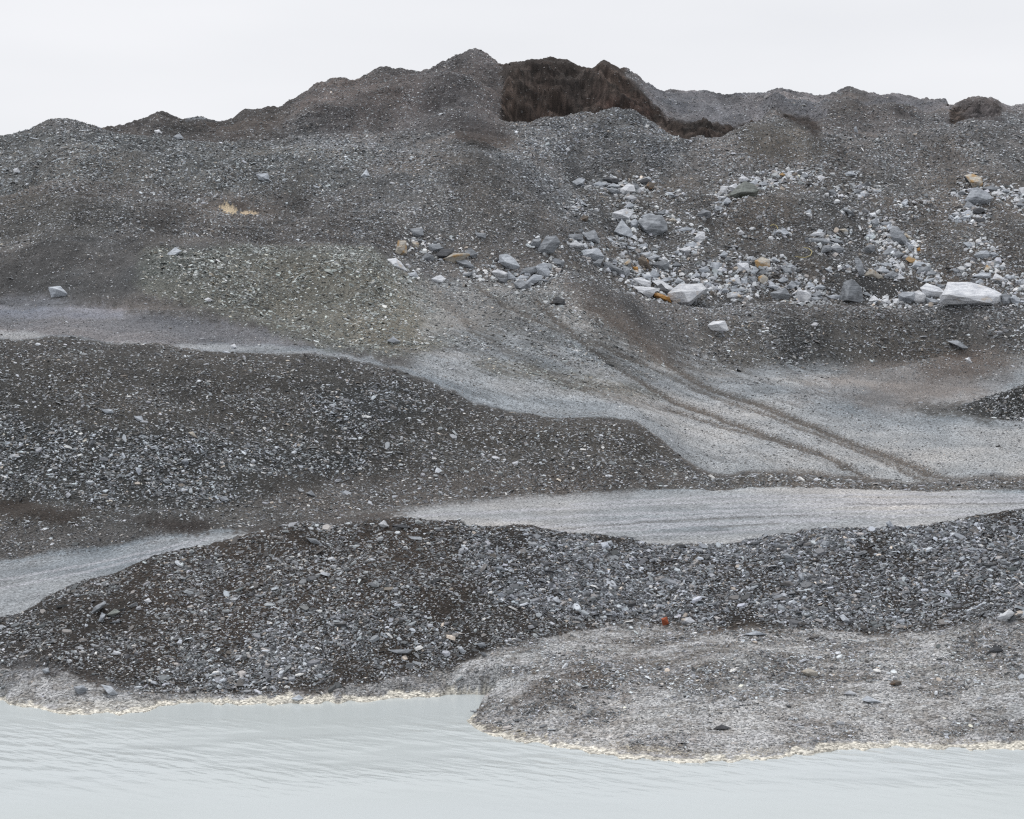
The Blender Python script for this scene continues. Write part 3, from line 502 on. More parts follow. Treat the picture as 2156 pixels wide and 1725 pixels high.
# sheet | tone | outline | ridge | name used by neighbours | label     (sizes and outlines as surveyed; sheet D: a hollow's dark and one rock's dark side built as dark rocks)
ROCKS = r'''
A|g|335,700 455,690 470,760 400,795 345,770||the blue-grey block|squarish blue-grey block highest above the loose string of rocks left of centre
A|t|185,850 265,850 270,980 165,1010 160,960||the upright cream block|upright cream block with orange streak at the left of the loose string of rocks
A|t|355,860 425,865 415,915 385,925||
A|g|340,845 450,810 455,830 380,855||
A|g|550,880 640,870 715,920 690,960 560,965||
A|d|625,1010 700,940 830,925 840,960 720,1040 640,1035||the dark split slab|dark slab leaning beside the tan slab in the left string of rocks
A|g|465,1055 520,990 590,1015 590,1065 490,1070||
A|t|735,1045 850,985 1000,985 1030,1005 850,1110|850,1010|the tan slab|tan and cream slab with brown end in the loose string left of centre
A|g|990,970 1050,930 1115,985 1095,1040 1010,1030||
A|g|880,1075 1000,1065 1085,1140 1080,1175 950,1150||
A|w|60,1060 150,1045 210,1090 285,1190 230,1205 80,1110||the long white slab|long white slab sloping down right at the far left end of the rock string
A|p|300,1225 390,1215 410,1265 310,1275||
A|w|590,1290 680,1250 735,1290 690,1345 610,1335||the track edge block|bright white block alone at the lower edge of the left rock string
A|g|1110,740 1220,750 1215,800 1130,795||
A|p|1400,1010 1480,995 1560,1040 1625,1130 1570,1195 1400,1090|1470,1090 1540,1110|the tall pale boulder|tall pale blue-grey boulder leaning over the small pile left of the track
A|w|1305,1210 1370,1175 1500,1225 1490,1290 1380,1280||
A|p|1500,1200 1575,1270 1560,1310 1500,1290||
A|g|1640,1230 1700,1160 1840,1140 1830,1200 1740,1250||
A|p|1840,1150 1930,1110 1985,1200 1975,1285 1880,1240||
A|g|1940,1110 2010,1115 2015,1180 1975,1190||
A|p|1710,1330 1800,1240 1890,1250 1890,1300 1750,1365||
A|p|1585,1300 1650,1250 1735,1265 1700,1300||
A|g|1575,1340 1650,1300 1735,1330 1760,1400 1700,1420 1590,1390||the rounded grey rock|rounded grey rock lowest in the small pile beside the wheel tracks
A|g|1835,970 1950,790 2060,785 2110,860 2030,970 1900,1000|2000,850 1930,930|the leaning grey boulder|leaning grey boulder with a pale right face below the dark cone
A|g|1755,900 1800,820 1880,830 1860,920||
B|d|130,1580 185,1515 270,1540 280,1600 200,1610||the lone dark rock|lone dark blue rock lying on the wheel tracks
A|g|965,1240 1060,1205 1060,1235 990,1270||
A|w|1060,1280 1130,1250 1170,1280||
A|g|2010,1080 2060,1050 2156,1080 2140,1135 2040,1130||
A|g|600,835 640,850 615,860||
A|p|790,800 850,815 830,835||
A|d|1330,1060 1400,1030 1400,1080 1350,1085||
A|p|1300,1160 1290,1120 1350,1140||
A|g|1380,1280 1480,1290 1470,1340 1400,1330||
A|p|1900,1290 1980,1310 1940,1330||
B|p|385,130 460,90 515,105 500,170 410,190||
B|p|620,160 700,125 785,155 720,190 630,185||
B|d|745,95 800,70 920,90 940,140 820,165||the brown slab|dark brown slab at the top left of the central rock spill
B|p|805,185 870,150 935,180 900,215||
B|g|800,210 900,215 950,250 930,285 850,260||
B|w|960,215 1030,160 1110,170 1120,240 1070,270 960,285||the top cluster block|white block in the middle of the topmost rock cluster
B|g|1110,150 1160,160 1170,220 1130,230||
B|w|1180,205 1235,200 1225,245 1160,265||
B|d|1110,135 1260,85 1300,110 1250,165 1140,165||
B|b|1235,205 1290,140 1360,150 1330,205 1260,235||the rust-streaked rock|rust streaked rock at the right end of the topmost cluster
B|p|1210,95 1290,70 1320,100 1290,130||
B|w|1015,315 1080,295 1135,320 1130,360 1050,345||
B|p|1000,430 1060,385 1110,410 1085,450||
B|w|860,500 1010,450 1090,500 1040,600 880,565|970,520 1050,560|the white table rock|white table topped rock perched above the pointed pyramid rock
B|p|885,720 970,590 1060,690 1120,800 1000,795 900,760|975,640 985,765|the pyramid rock|pointed pyramid rock with one dark and one pale face
B|g|1175,600 1290,530 1440,545 1490,620 1500,700 1420,735 1330,795 1230,740|1330,620 1250,700 1420,650|the domed boulder|large domed blue-grey boulder standing free in the central rock spill
B|p|1080,610 1130,580 1160,620 1140,690 1085,670||
B|g|1400,500 1480,460 1490,500 1420,540||
B|p|1205,545 1290,510 1350,525 1230,560||
B|t|1530,590 1580,560 1605,590 1545,615||
B|b|450,600 510,530 565,550 545,600||
B|g|1885,515 1940,465 2020,490 2010,550 1920,570||the lone grey rock|rounded grey rock alone midway between the domed and the overhanging boulder
B|p|1640,705 1740,670 1790,690 1760,720 1680,720||
B|w|1850,800 1890,735 1950,740 1955,800 1905,870||the cream tooth|cream tooth shaped rock standing on the bare slope right of the domed boulder
B|p|1730,885 1830,855 1875,880 1870,920 1800,920||
B|w|1665,935 1780,905 1790,940 1750,995||
B|p|1580,970 1640,950 1665,985 1600,995||
B|g|300,760 480,755 500,820 420,845 320,830||
B|g|510,750 640,705 680,790 690,860 540,830||the grey block|grey block next to a flat slab at the upper left of the central jumble
B|w|340,885 410,840 490,885 420,915 350,910||
B|p|410,1030 520,950 680,925 745,1020 720,1055 630,1070|600,985|the overhanging plate|broad pale plate with a black shadow gap beneath its left edge
B|g|620,1110 690,1060 740,1060 700,1130 640,1140||
B|g|760,1100 820,1095 980,1190 990,1260 900,1245 770,1170|860,1150|the slanting slab|long grey slab slanting down right at the edge of the brown mound
B|g|985,1140 1060,1180 1050,1260 1000,1250||
B|t|980,1120 1060,1055 1065,1110 1010,1130||
B|b|1180,1060 1215,1030 1280,1080 1300,1160 1270,1185 1190,1150||the rust-edged rock|brown rock with a rusty right edge in the centre of the jumble
B|o|1110,1150 1155,1150 1165,1210 1120,1200||
B|g|1340,1110 1430,1080 1540,1090 1500,1200 1430,1190|1440,1130|the dark overhang|dark grey rock overhanging a shadowed hollow right of the rusty edged rock
B|p|1280,1040 1370,1000 1415,1030 1330,1060||
B|p|1180,985 1310,970 1280,1020 1200,1010||
B|g|1580,1120 1620,1090 1665,1120 1630,1150||
B|p|1300,1260 1345,1175 1410,1240 1370,1290||
B|p|1210,1230 1310,1250 1300,1305 1220,1285||
B|w|1115,1290 1200,1275 1310,1330 1300,1390 1150,1380||the upper white slab|white slab forming the upper left corner of the big white group
B|w|1110,1380 1290,1390 1380,1400 1350,1460 1300,1515 1200,1465||the lower white slab|cream white slab sloping to the left of the orange rock
B|d|1385,1380 1440,1350 1555,1450 1510,1475 1410,1460||the dark wedge|dark wedge lying between the white slabs above the orange rock
B|w|1340,1320 1440,1300 1580,1400 1550,1450 1450,1380||
B|o|1345,1460 1410,1460 1530,1510 1550,1565 1480,1565 1365,1500||the orange rock|bright orange rusty rock lying under the white slabs
B|w|1540,1460 1660,1360 1900,1360 1960,1410 1900,1480 1760,1610 1680,1610 1550,1560|1770,1570 1940,1430 1700,1440|the big white block|biggest white block with a dark right side next to the orange rock
B|w|1990,1410 2060,1380 2130,1405 2050,1430||
B|p|1600,1330 1640,1280 1690,1310 1640,1350||
B|w|1810,1300 1860,1280 1900,1305 1850,1330||
B|p|1970,1340 2030,1345 2035,1385 1985,1390||
B|p|1830,1250 1860,1215 1900,1250 1870,1275||
B|p|1900,1170 1980,1140 2010,1190 1920,1225||
B|p|1990,1285 2080,1260 2080,1300 2010,1300||
B|p|2040,1190 2060,1100 2130,1100 2140,1180||
B|w|365,440 410,420 440,445 400,460||
B|p|440,385 500,370 520,390 470,405||
B|w|1165,830 1200,800 1220,840 1190,860||
B|p|790,800 840,810 890,860 830,850||
B|p|930,800 985,790 990,830 940,835||
B|g|940,855 1030,860 1020,890 950,890||
B|p|1040,900 1130,915 1120,955 1060,930||
B|p|1160,890 1260,870 1270,930 1200,935||
B|p|1500,250 1560,260 1610,300 1590,310||
B|g|1050,1340 1100,1320 1110,1370 1070,1370||
B|g|860,1080 880,1050 910,1080 900,1110||
B|b|1050,1130 1090,1100 1105,1150 1070,1170||
B|p|1440,1300 1540,1270 1560,1300 1460,1330||
B|w|1420,1270 1480,1260 1450,1290||
C|e|300,300 430,180 500,130 600,170 650,230 620,300 560,320 380,320|450,250 600,250|the overhanging boulder|big greenish grey boulder overhanging a black shadow near the top of the rock slope
C|w|435,90 480,60 540,100 520,140 440,130||
C|p|570,140 630,100 640,160 610,180||
C|w|310,190 390,150 410,200 350,240||
C|w|215,190 295,185 270,260 200,290||the standing white block|standing white block at the left of the overhanging boulder
C|w|190,305 260,300 265,330 200,335||
C|p|250,370 290,320 330,360 320,400 260,395||
C|p|120,385 180,365 250,370 230,395||
C|g|130,470 190,420 260,440 240,480||
C|p|660,155 720,130 770,155 700,180||
C|p|775,180 820,160 865,180 820,190||
C|p|820,45 860,25 910,40||
C|t|915,40 950,20 975,40 950,60||
C|w|980,30 1050,25 1060,60 990,65||the top row cube|whitish cube in the row of rocks along the top of the slope
C|b|1060,40 1110,25 1135,55 1080,70||
C|g|1170,60 1210,20 1250,60 1220,90||
C|w|1360,90 1400,55 1450,75 1430,120 1370,110||
C|p|1700,30 1770,0 1830,45 1750,60||
C|d|1230,160 1270,130 1310,160 1290,185||
C|g|1500,240 1560,220 1590,270 1540,290||
C|p|1600,240 1630,200 1650,240||
C|p|1830,185 1880,160 1910,185 1870,200||
C|g|1800,260 1830,220 1890,230 1860,270||
C|w|1885,260 1930,240 1965,265 1940,300 1900,290||
C|g|1675,460 1720,450 1790,500 1820,545 1750,510||the sloping splinter|grey splinter sloping down right on the bare slope below the top row
C|p|1240,480 1280,460 1290,495 1260,510||
C|p|925,720 970,690 1020,740 970,780||
C|p|845,735 890,710 910,740 870,760||
C|w|425,735 450,705 490,740 450,770||
C|g|1235,800 1440,805 1540,860 1510,880 1240,870|1380,830|the long slab|long blue-grey slab lying level in the middle of the right slope
C|w|1295,760 1340,730 1430,735 1435,770 1310,780||
C|t|1465,780 1490,760 1510,780 1480,790||
C|g|1530,820 1600,810 1665,850 1620,870||
C|g|1410,985 1440,900 1520,890 1525,940||
C|g|1530,920 1600,890 1680,930 1620,985 1560,960||
C|t|1640,700 1700,690 1730,720 1700,750||
C|p|1960,760 2010,755 2020,780 1980,800||
C|g|1940,920 1990,880 2048,900 2040,970 1970,975||
C|d|270,895 340,910 415,910 350,940||
C|p|205,1010 250,960 290,990 270,1040||
C|p|90,1150 110,1100 215,1110 200,1170 110,1180||
C|w|160,1180 240,1170 240,1210 190,1215||
C|w|420,1110 530,1110 550,1200 440,1205|480,1150|the four-sided white rock|four sided white rock under a thin grey slab in the lower left of the right slope
C|g|425,1080 555,1080 540,1105 430,1100||
C|t|635,1080 700,1040 780,1070 785,1130 730,1175 650,1150|710,1100|the cream boulder|cream boulder with tan edge in the lower part of the rock slope
C|w|770,1160 820,1150 835,1200 780,1195||
C|p|570,1240 610,1150 660,1180 620,1240||
C|g|620,1240 700,1190 780,1190 700,1250||
C|g|950,1160 1040,1160 1055,1220 990,1235||
C|p|1465,1170 1510,1160 1560,1215 1500,1205||
C|t|670,1270 720,1245 765,1280 740,1360 670,1330||the tan standing rock|upright tan rock standing below the cream boulder
C|w|335,1310 410,1270 450,1330 440,1370 370,1335||
C|p|905,1310 960,1265 1005,1300 960,1340||
C|g|550,1270 620,1260 650,1320 590,1340||
C|w|60,1410 130,1375 190,1410 150,1430||
C|p|30,1360 80,1330 100,1380 50,1390||
C|p|260,1310 300,1290 325,1330 280,1340||
C|p|330,1420 400,1400 590,1420 500,1450 380,1450||
C|w|305,1530 330,1460 400,1450 465,1510 400,1535||the half-round white rock|half round white rock on the lower rim left of the square white block
C|p|215,1450 260,1395 305,1430 270,1465||
C|g|805,1460 890,1440 980,1400 1030,1480 1000,1545 860,1540|930,1460|the broad grey boulder|broad grey boulder on the lower rim next to the square white block
C|w|1130,1430 1230,1430 1290,1490 1280,1560 1140,1560|1235,1450 1240,1555|the square white block|square white block on the lower rim of the rock slope
C|w|1050,1480 1150,1405 1170,1430 1100,1480||
C|p|1320,1400 1400,1360 1455,1385 1420,1420||
C|p|990,1400 1060,1320 1110,1370 1050,1410||
C|p|780,1380 830,1350 940,1400 860,1420||
C|p|1480,1500 1560,1480 1640,1490 1640,1540 1500,1530||
C|g|1640,1560 1690,1340 1780,1300 1830,1330 1880,1400 1915,1570 1750,1575|1750,1390 1720,1540|the tall grey wedge|tall grey wedge standing on the lower rim left of the dark gravel heap
C|g|1820,1080 1850,1040 1890,1090 1920,1200 1880,1260 1840,1150||the grey pillar|slim grey pillar standing above the tall grey wedge
C|g|1300,1480 1380,1440 1420,1470 1380,1510||
C|p|475,1500 500,1480 525,1495 500,1510||
C|p|1110,1270 1130,1250 1150,1280||
C|p|1220,1390 1280,1340 1320,1370 1280,1400||
C|p|1100,1320 1160,1330 1150,1370 1110,1370||
C|w|1080,1500 1130,1490 1125,1530 1085,1520||
C|p|1290,1510 1360,1520 1440,1520 1400,1545 1300,1550||
C|g|700,1350 780,1380 760,1400 690,1390||
C|p|460,1290 520,1270 530,1360 470,1350||
C|p|560,1030 600,1020 610,1060 580,1075||
C|p|820,1050 860,1030 900,1070 850,1090||
C|g|900,1160 990,1125 1000,1145 920,1170||
C|p|1010,1140 1060,1120 1110,1145 1040,1155||
C|p|1700,1130 1740,1120 1780,1150 1720,1170||
C|p|0,1160 60,1170 70,1210 0,1200||
C|w|60,1290 130,1260 150,1300 90,1310||
D|t|1305,55 1400,40 1490,80 1505,150 1480,205 1400,190 1360,130||the pinkish tan rock|pinkish tan rock topmost in the upper right pile
D|d|1290,70 1350,70 1385,150 1330,150||
D|p|1310,350 1385,220 1450,205 1540,250 1625,320 1550,405 1430,420 1340,385|1440,300 1560,340|the kite-shaped boulder|kite shaped pale grey boulder directly below the pinkish tan rock
D|g|1275,460 1330,365 1415,430 1340,460||
D|g|1510,200 1600,180 1705,195 1660,245 1590,250||
D|w|1650,270 1700,230 1750,270 1700,295||
D|p|1750,240 1790,215 1830,245 1800,265||
D|w|1950,210 2005,200 2005,300 1980,280||
D|w|1870,370 1920,325 1965,350 1900,380||
D|g|1915,400 1960,365 2005,400 1980,440||
D|g|1220,265 1260,235 1300,265 1260,290||
D|w|1155,270 1175,250 1195,275 1175,290||
D|w|1150,510 1210,490 1260,530 1210,550||
D|p|1205,580 1300,540 1370,520 1360,570 1250,605||
D|p|1110,530 1140,530 1185,580 1150,580||
D|w|1410,545 1450,525 1490,550 1440,570||
D|d|1440,580 1520,560 1590,600 1530,625 1460,610||
D|d|1380,520 1410,450 1480,440 1540,470 1460,520||
D|w|175,195 230,220 270,270 210,245||
D|w|770,355 840,345 830,385||
D|p|540,380 610,360 590,425||
D|w|160,510 220,500 240,545 180,555||
D|g|180,600 240,565 265,620 220,665||
D|w|575,515 635,490 630,505||
D|g|300,620 410,610 390,660 340,670||
D|g|410,700 450,665 510,685 555,740 620,840 590,890 490,890 420,780|490,720 540,820|the slumped grey slab|large slumped purple-grey slab right of centre of the right slope
D|p|600,850 690,900 640,960||
D|p|350,710 420,670 440,680 370,720||
D|w|355,765 410,755 440,800 420,820||
D|w|305,840 340,820 360,850 330,860||
D|w|405,860 430,835 455,860 430,885||
D|p|125,770 160,750 195,770 165,800||
D|t|555,760 600,750 660,800 640,830||
D|g|320,990 380,930 470,940 440,1010 340,1010||
D|g|440,1010 500,960 560,990 500,1040||
D|t|600,1055 640,1020 740,1080 720,1110 640,1080||the cream slab|cream slab lying across a black hollow below the slumped grey slab
D|p|620,1170 740,1080 880,1120 800,1145 690,1170||
D|g|725,1230 760,1160 880,1145 880,1190 810,1240|800,1180|the undercut grey rock|undercut grey rock with a shadowed base below the cream slab
D|o|725,930 755,915 770,950 740,960||
D|w|390,1070 430,1035 460,1075 430,1100||
D|p|290,1110 380,1100 440,1150 360,1160||
D|w|450,1130 500,1110 540,1160 510,1190||
D|p|250,1190 320,1145 390,1200 330,1235||
D|t|100,1250 165,1175 210,1185 315,1270 280,1300 130,1280|190,1230|the two-tone boulder|white boulder with a tan left end above the dark gravel heap
D|g|340,1250 430,1200 490,1240 400,1280||
D|w|430,1295 510,1230 570,1280 500,1290||
D|g|840,1240 900,1190 950,1210 940,1260||
D|w|950,1260 990,1240 1010,1290 970,1300||
D|p|780,1325 860,1290 925,1280 900,1330||
D|p|720,1270 780,1280 800,1305 750,1300||
D|p|1410,1005 1490,955 1560,950 1605,1000 1590,1060 1500,1040|1500,990|the lone pale boulder|pale boulder alone on the bare gravel near the right edge
D|p|1600,985 1650,970 1700,1010 1640,1025||
D|w|1300,1110 1370,1100 1385,1145 1310,1150||
D|g|1620,1090 1700,1075 1715,1110 1650,1120||
D|w|1710,1140 1750,1115 1785,1150 1740,1165||
D|p|1390,1255 1500,1215 1600,1220 1610,1290 1520,1280||
D|w|1640,1290 1670,1230 1775,1300 1750,1335 1660,1310||
D|t|1530,1190 1560,1130 1610,1150 1590,1210||
D|p|1800,1275 1840,1250 1875,1280 1840,1305||
D|w|1740,1380 1755,1325 1780,1350 1765,1390||
D|w|1035,1580 1060,1480 1130,1345 1380,1350 1560,1400 1720,1480 1720,1600 1690,1630 1400,1600 1200,1585|1110,1475 1260,1525 1600,1575 1680,1500|the huge white slab|huge flat topped white slab with a dark underside at the lower right rim
D|w|775,1400 850,1350 960,1385 1060,1445 980,1525 850,1500|900,1440|the four-sided slab|white four sided slab against the left end of the huge white slab
D|p|840,1510 1000,1550 970,1580 850,1575||
D|p|510,1480 560,1450 700,1450 720,1560 620,1585 520,1560||the striped block|striped grey block under the dark gravel heap on the lower rim
D|w|700,1460 750,1440 810,1480 830,1570 740,1590 700,1540||the rounded white end|rounded white rock joined to the right of the striped block
D|p|510,1450 540,1410 555,1455||
D|w|145,1560 210,1490 310,1570 260,1580||
D|w|310,1545 370,1530 410,1580 330,1590||
D|w|440,1535 500,1530 515,1580 450,1580||
D|g|75,1455 130,1450 185,1500 120,1500||
D|g|1745,1480 1830,1490 1840,1590 1760,1595||
D|g|970,1350 1050,1370 1040,1410 980,1390||
D|p|1380,1350 1480,1295 1510,1320 1430,1355||
D|p|1290,860 1350,850 1390,900 1350,920||
D|p|1480,850 1560,830 1570,850 1500,870||
D|p|1850,1520 1900,1490 1960,1560 1880,1590||
D|w|1960,1370 2005,1360 2005,1410 1980,1410||
D|p|1930,1310 1990,1290 2005,1340 1950,1340||
D|g|1180,1230 1260,1180 1170,1190||
R|w|170,235 200,212 270,208 295,270 285,283 195,270|230,225|the lone white block|lone white block on the gravel bank under the big white block
R|w|1790,445 1810,438 1825,465 1800,472||the brown hump block|small white block on top of the brown hump at the right
R|g|1680,335 1740,330 1805,375 1770,390||the half buried slab|half buried blue-grey slab on the bank below the huge white slab
M|p|310,1640 380,1635 420,1680 395,1705 330,1705|360,1650|the left terrace block|pale square block alone on the left terrace near the left edge
M|p|1040,1440 1100,1390 1140,1410 1110,1440||the rounded pale rock|rounded pale rock half sunk in the left hillside above the greenish bank
M|p|1620,930 1680,925 1690,960 1640,968||the flat pale rock|flat pale rock high on the left hill above the sandy patch
M|w|85,900 110,890 125,915 95,925||the left edge stone|small whitish rock high on the hill close to the left edge
M|w|975,655 1000,648 1015,670 985,675||the brown hills stone|small white stone on the brown hills under the left skyline
M|p|1095,690 1130,675 1150,700 1110,712||the brown hills slab|pale slab in the brown hollow under the left skyline
P|w|1290,70 1310,60 1335,75 1310,88||the greenish bank stone|whitish stone on the upper greenish bank left of centre
P|w|1455,360 1475,352 1490,375 1465,382||the hill crest cube|small white cube on the crest of the dark left hill
Q|p|285,330 320,310 360,335 340,350||
N|w|1405,770 1420,758 1430,775 1415,788||the white pebble|white stone alone on the blue-grey upper pile
N|p|120,940 150,900 165,935 140,950||
O|p|1085,640 1100,630 1110,665 1090,660||
P|p|1145,1085 1175,1070 1185,1100 1160,1115||
P|t|1190,910 1215,905 1240,940 1220,945||
P|p|850,810 890,805 900,835 870,835||
P|w|65,1050 110,1045 118,1062 75,1066||the dark hill slab|flat white slab near the left edge of the dark hill
P|p|645,765 700,765 710,785 670,790||
P|w|415,1300 430,1285 445,1300 425,1320||
P|p|1390,1320 1420,1310 1435,1330 1400,1342||
P|g|1935,1290 1960,1275 1985,1305 1965,1312||
P|g|1930,1570 1990,1580 2030,1615 1960,1600||
T|r|2010,465 2040,455 2048,490 2020,505||the brick red stone|brick red stone at the foot of the dark front heap
U|w|0,465 50,455 85,480 40,500 10,495||the red stone's neighbour|white rock next to the brick red stone
T|g|290,660 440,655 410,680 350,685||the dark ledge slab|thin grey slab sticking out over a brown hollow in the front heap
U|w|1990,455 2060,405 2090,430 2040,485 2000,480|2040,440|the right edge rock|white rock resting on the front heap near the right edge
U|t|760,795 800,775 855,800 850,830 790,825||the cream shore stone|cream flat stone on the grey shore at the right
U|w|1020,935 1060,915 1105,935 1070,945||
U|p|1140,975 1170,950 1265,990 1200,995||the shore wedge|pale wedge sticking out of the flat shore at the right
U|d|1940,670 1975,630 2020,660 2000,675||the dark pyramid stone|dark green grey pyramid stone on the shore near the right edge
U|b|1305,880 1340,850 1378,860 1370,885||
U|g|640,60 670,55 705,85 680,110||the purple-grey block|purple grey block high on the right part of the front heap
U|p|1000,450 1020,438 1062,480 1030,485||
U|p|400,560 470,540 525,560 460,570||
U|d|205,1155 250,1130 310,1150 250,1162||
U|p|740,190 760,180 775,225 755,225||
S|g|570,430 600,385 655,355 665,370 610,420||the long tilted slab|long tilted grey slab on the left shoulder of the front heap
S|e|680,435 720,405 750,420 710,450||the greenish slab|greenish slab right of the long tilted slab on the front heap
S|p|620,480 640,430 660,440 645,485||
S|p|470,895 520,885 545,910 500,940||the pale shore block|pale block on the left shore above the cream salt crust
S|p|640,880 700,890 740,935 710,950||
S|p|270,785 300,775 310,800 285,808||
S|w|910,350 935,335 950,355 930,365||
S|p|1840,965 1880,945 1905,965 1870,980||
S|w|2080,130 2115,125 2110,145 2085,140||
S|g|1610,315 1665,310 1640,330 1610,325||
S|g|690,490 760,470 740,490||
T|g|315,1500 430,1495 420,1515 340,1512||
T|p|1640,140 1660,330 1620,330||
T|p|1325,340 1350,325 1370,360 1345,365||
T|p|970,140 1000,135 1015,155 985,160||
T|p|850,620 890,615 900,640 870,645||
T|p|730,650 750,640 775,675 750,680||
Q|w|230,1485 260,1465 285,1495 255,1508||the heap crest stone|white stone on the crest of the front heap left of centre
Q|d|310,1490 370,1485 430,1505 360,1512||the heap crest slab|dark thin slab beside the white stone on the front heap crest
Q|p|1660,1600 1690,1590 1705,1620 1675,1625||
R|p|1290,1480 1310,1465 1335,1500 1310,1505||
'''
TONE = {'w': 'whitish', 'p': 'pale blue-grey', 'g': 'grey', 'd': 'dark', 't': 'cream and tan', 'o': 'orange', 'r': 'brick red', 'b': 'rusty brown', 'e': 'greenish grey'}
recs = []
for ln in ROCKS.strip().splitlines():
    f_ = ln.split('|'); cx0, cy0, cs = CROPS[f_[0]]
    def P2(sx_): return [((cx0 + float(a.split(',')[0]) * cs) / 1.0538, (cy0 + float(a.split(',')[1]) * cs) / 1.0538) for a in sx_.split()]
    o_, r_ = P2(f_[2]), P2(f_[3]) if f_[3] else []
    xs = [p[0] for p in o_]; ys = [p[1] for p in o_]
    if max(ys) - min(ys) > 4 * (max(xs) - min(xs)): continue
    recs.append(dict(tone=f_[1], out=o_, rid=r_, lm=f_[4] if len(f_) > 4 else '', lab=f_[5] if len(f_) > 5 else '', cx=sum(xs) / len(xs), cy=sum(ys) / len(ys),
                     w=max(xs) - min(xs), h=max(ys) - min(ys), x0=min(xs), x1=max(xs), y0=min(ys), y1=max(ys)))

# ------------------------------------------------------------------ stones lying on the ground
gy, gx = np.gradient(H, axis=0), np.gradient(H, axis=1)
dyr = np.gradient(rows)[:, None]; dxr = np.gradient(XX, axis=1)
sy = gy / dyr - 0; sx = gx / np.maximum(dxr, 1e-6)
nrm = np.stack([-sx, -sy, np.ones_like(H)], -1); nrm /= np.linalg.norm(nrm, axis=-1, keepdims=True)
pos = np.stack([XX, YY, H - EYE], -1); facing = -(pos * nrm).sum(-1) / np.linalg.norm(pos, axis=-1)
area = dyr * dxr / nrm[..., 2]
runmin = np.minimum.accumulate(np.vstack([np.full((1, NC), 9e9), VV[:-1]]), 0)
vis = (VV <= runmin + 1.5)
inwin = (UU > -330) & (UU < 2490) & (YY > 24) & (YY < 186)
wbase = dens * area / YY ** 2 * np.where(vis, facing.clip(.06, 1) ** .6, .12) * inwin * (H > .02)

def scatter(n, wgt, lo, hi, powr, k, flat=.3, white=.03, tmin=.08, tmax=.28, amin=.28, amax=.8, med=.18):
    """n angular chips; size in frame px at their distance, i.e. real size grows where only coarse blocks show"""
    w = wgt.ravel() / wgt.sum(); idx = rng.choice(w.size, n, p=w)
    r, cidx = np.divmod(idx, NC)
    fr = rng.random(n); fc = rng.random(n)
    r2 = np.minimum(r + 1, NR - 1); c2 = np.minimum(cidx + 1, NC - 1)
    def bil(A): return (A[r, cidx] * (1 - fr) * (1 - fc) + A[r2, cidx] * fr * (1 - fc) + A[r, c2] * (1 - fr) * fc + A[r2, c2] * fr * fc)
    P = np.stack([bil(XX), bil(YY), bil(H)], 1); nn = nrm[r, cidx]; ti = tint[r, cidx]; sz = size[r, cidx]
    L_ = (lo + (hi - lo) * rng.random(n) ** powr) * sz * P[:, 1] / FPX * .5
    # orientation frame
    tiltn = nn * .45 + np.array([0, 0, .55]) + rng.normal(0, flat, (n, 3)); tiltn /= np.linalg.norm(tiltn, axis=1, keepdims=True)
    a = rng.normal(0, 1, (n, 3)) * np.array([1.5, .8, .5]); a -= (a * tiltn).sum(1, keepdims=True) * tiltn; a /= np.linalg.norm(a, axis=1, keepdims=True)
    bb = np.cross(tiltn, a)
    asp = rng.uniform(amin, amax, n); th = rng.uniform(tmin, tmax, n)
    ang = (np.arange(k)[None] + rng.uniform(-.33, .33, (n, k))) * 2 * np.pi / k; rad = rng.uniform(.75, 1.15, (n, k))
    px = np.cos(ang) * rad; py = np.sin(ang) * rad * asp[:, None]
    sh = rng.uniform(.55, .95, (n, 1)); ox = rng.uniform(-.12, .12, (n, 1))
    top_h = th[:, None] * (1 + rng.uniform(-.35, .35, (n, 1)) * px + rng.uniform(-.35, .35, (n, 1)) * py)
    def ring(x, y, h): return P[:, None] + L_[:, None, None] * (x[..., None] * a[:, None] + y[..., None] * bb[:, None] + h[..., None] * tiltn[:, None])
    lowr = ring(px, py, -.55 * th[:, None] * np.ones_like(px)); topr = ring(px * sh + ox, py * sh, top_h)
    vco = np.concatenate([lowr, topr], 1).reshape(-1, 3)
    base = (np.arange(n) * 2 * k)[:, None]
    quads = np.concatenate([base + np.array([i, (i + 1) % k, k + (i + 1) % k, k + i])[None] for i in range(k)], 1)   # n, 4k
    cap = base + np.arange(k, 2 * k)[None]
    loops = np.concatenate([quads, cap], 1)
    per = k * 5
    starts = (np.arange(n) * per)[:, None] + (np.arange(k + 1) * 4)[None]
    lum = np.exp(rng.normal(math.log(med), .78, n)).clip(.025, .58)
    colr = lum[:, None] * np.array([.95, 1.0, 1.06]) * (1 + rng.normal(0, .014, (n, 3)))
    q_ = rng.random(n)
    colr[q_ < white] = rng.uniform(.42, .75, ((q_ < white).sum(), 1)) * (np.array([1.0, .99, .96]) if white < .1 else np.array([.97, 1.0, 1.03]))
    wm = (q_ > .975); colr[wm] = lum[wm, None] * np.array([1.18, 1.03, .88]) * 1.1
    br = (q_ > .80) & (q_ <= .965); colr[br] = lum[br, None] * np.array([1.02, .96, .92]) * .7
    colr = colr * ti
    # stones near the water carry the same pale crust
    nearw = (P[:, 2] < .06 + .03 * rng.random(n))
    colr[nearw] = colr[nearw] * .35 + .65 * np.array([.62, .56, .45]) * rng.uniform(.7, 1.1, (nearw.sum(), 1))
    return vco, loops, starts, np.repeat(colr.clip(.01, .8), 2 * k, axis=0)
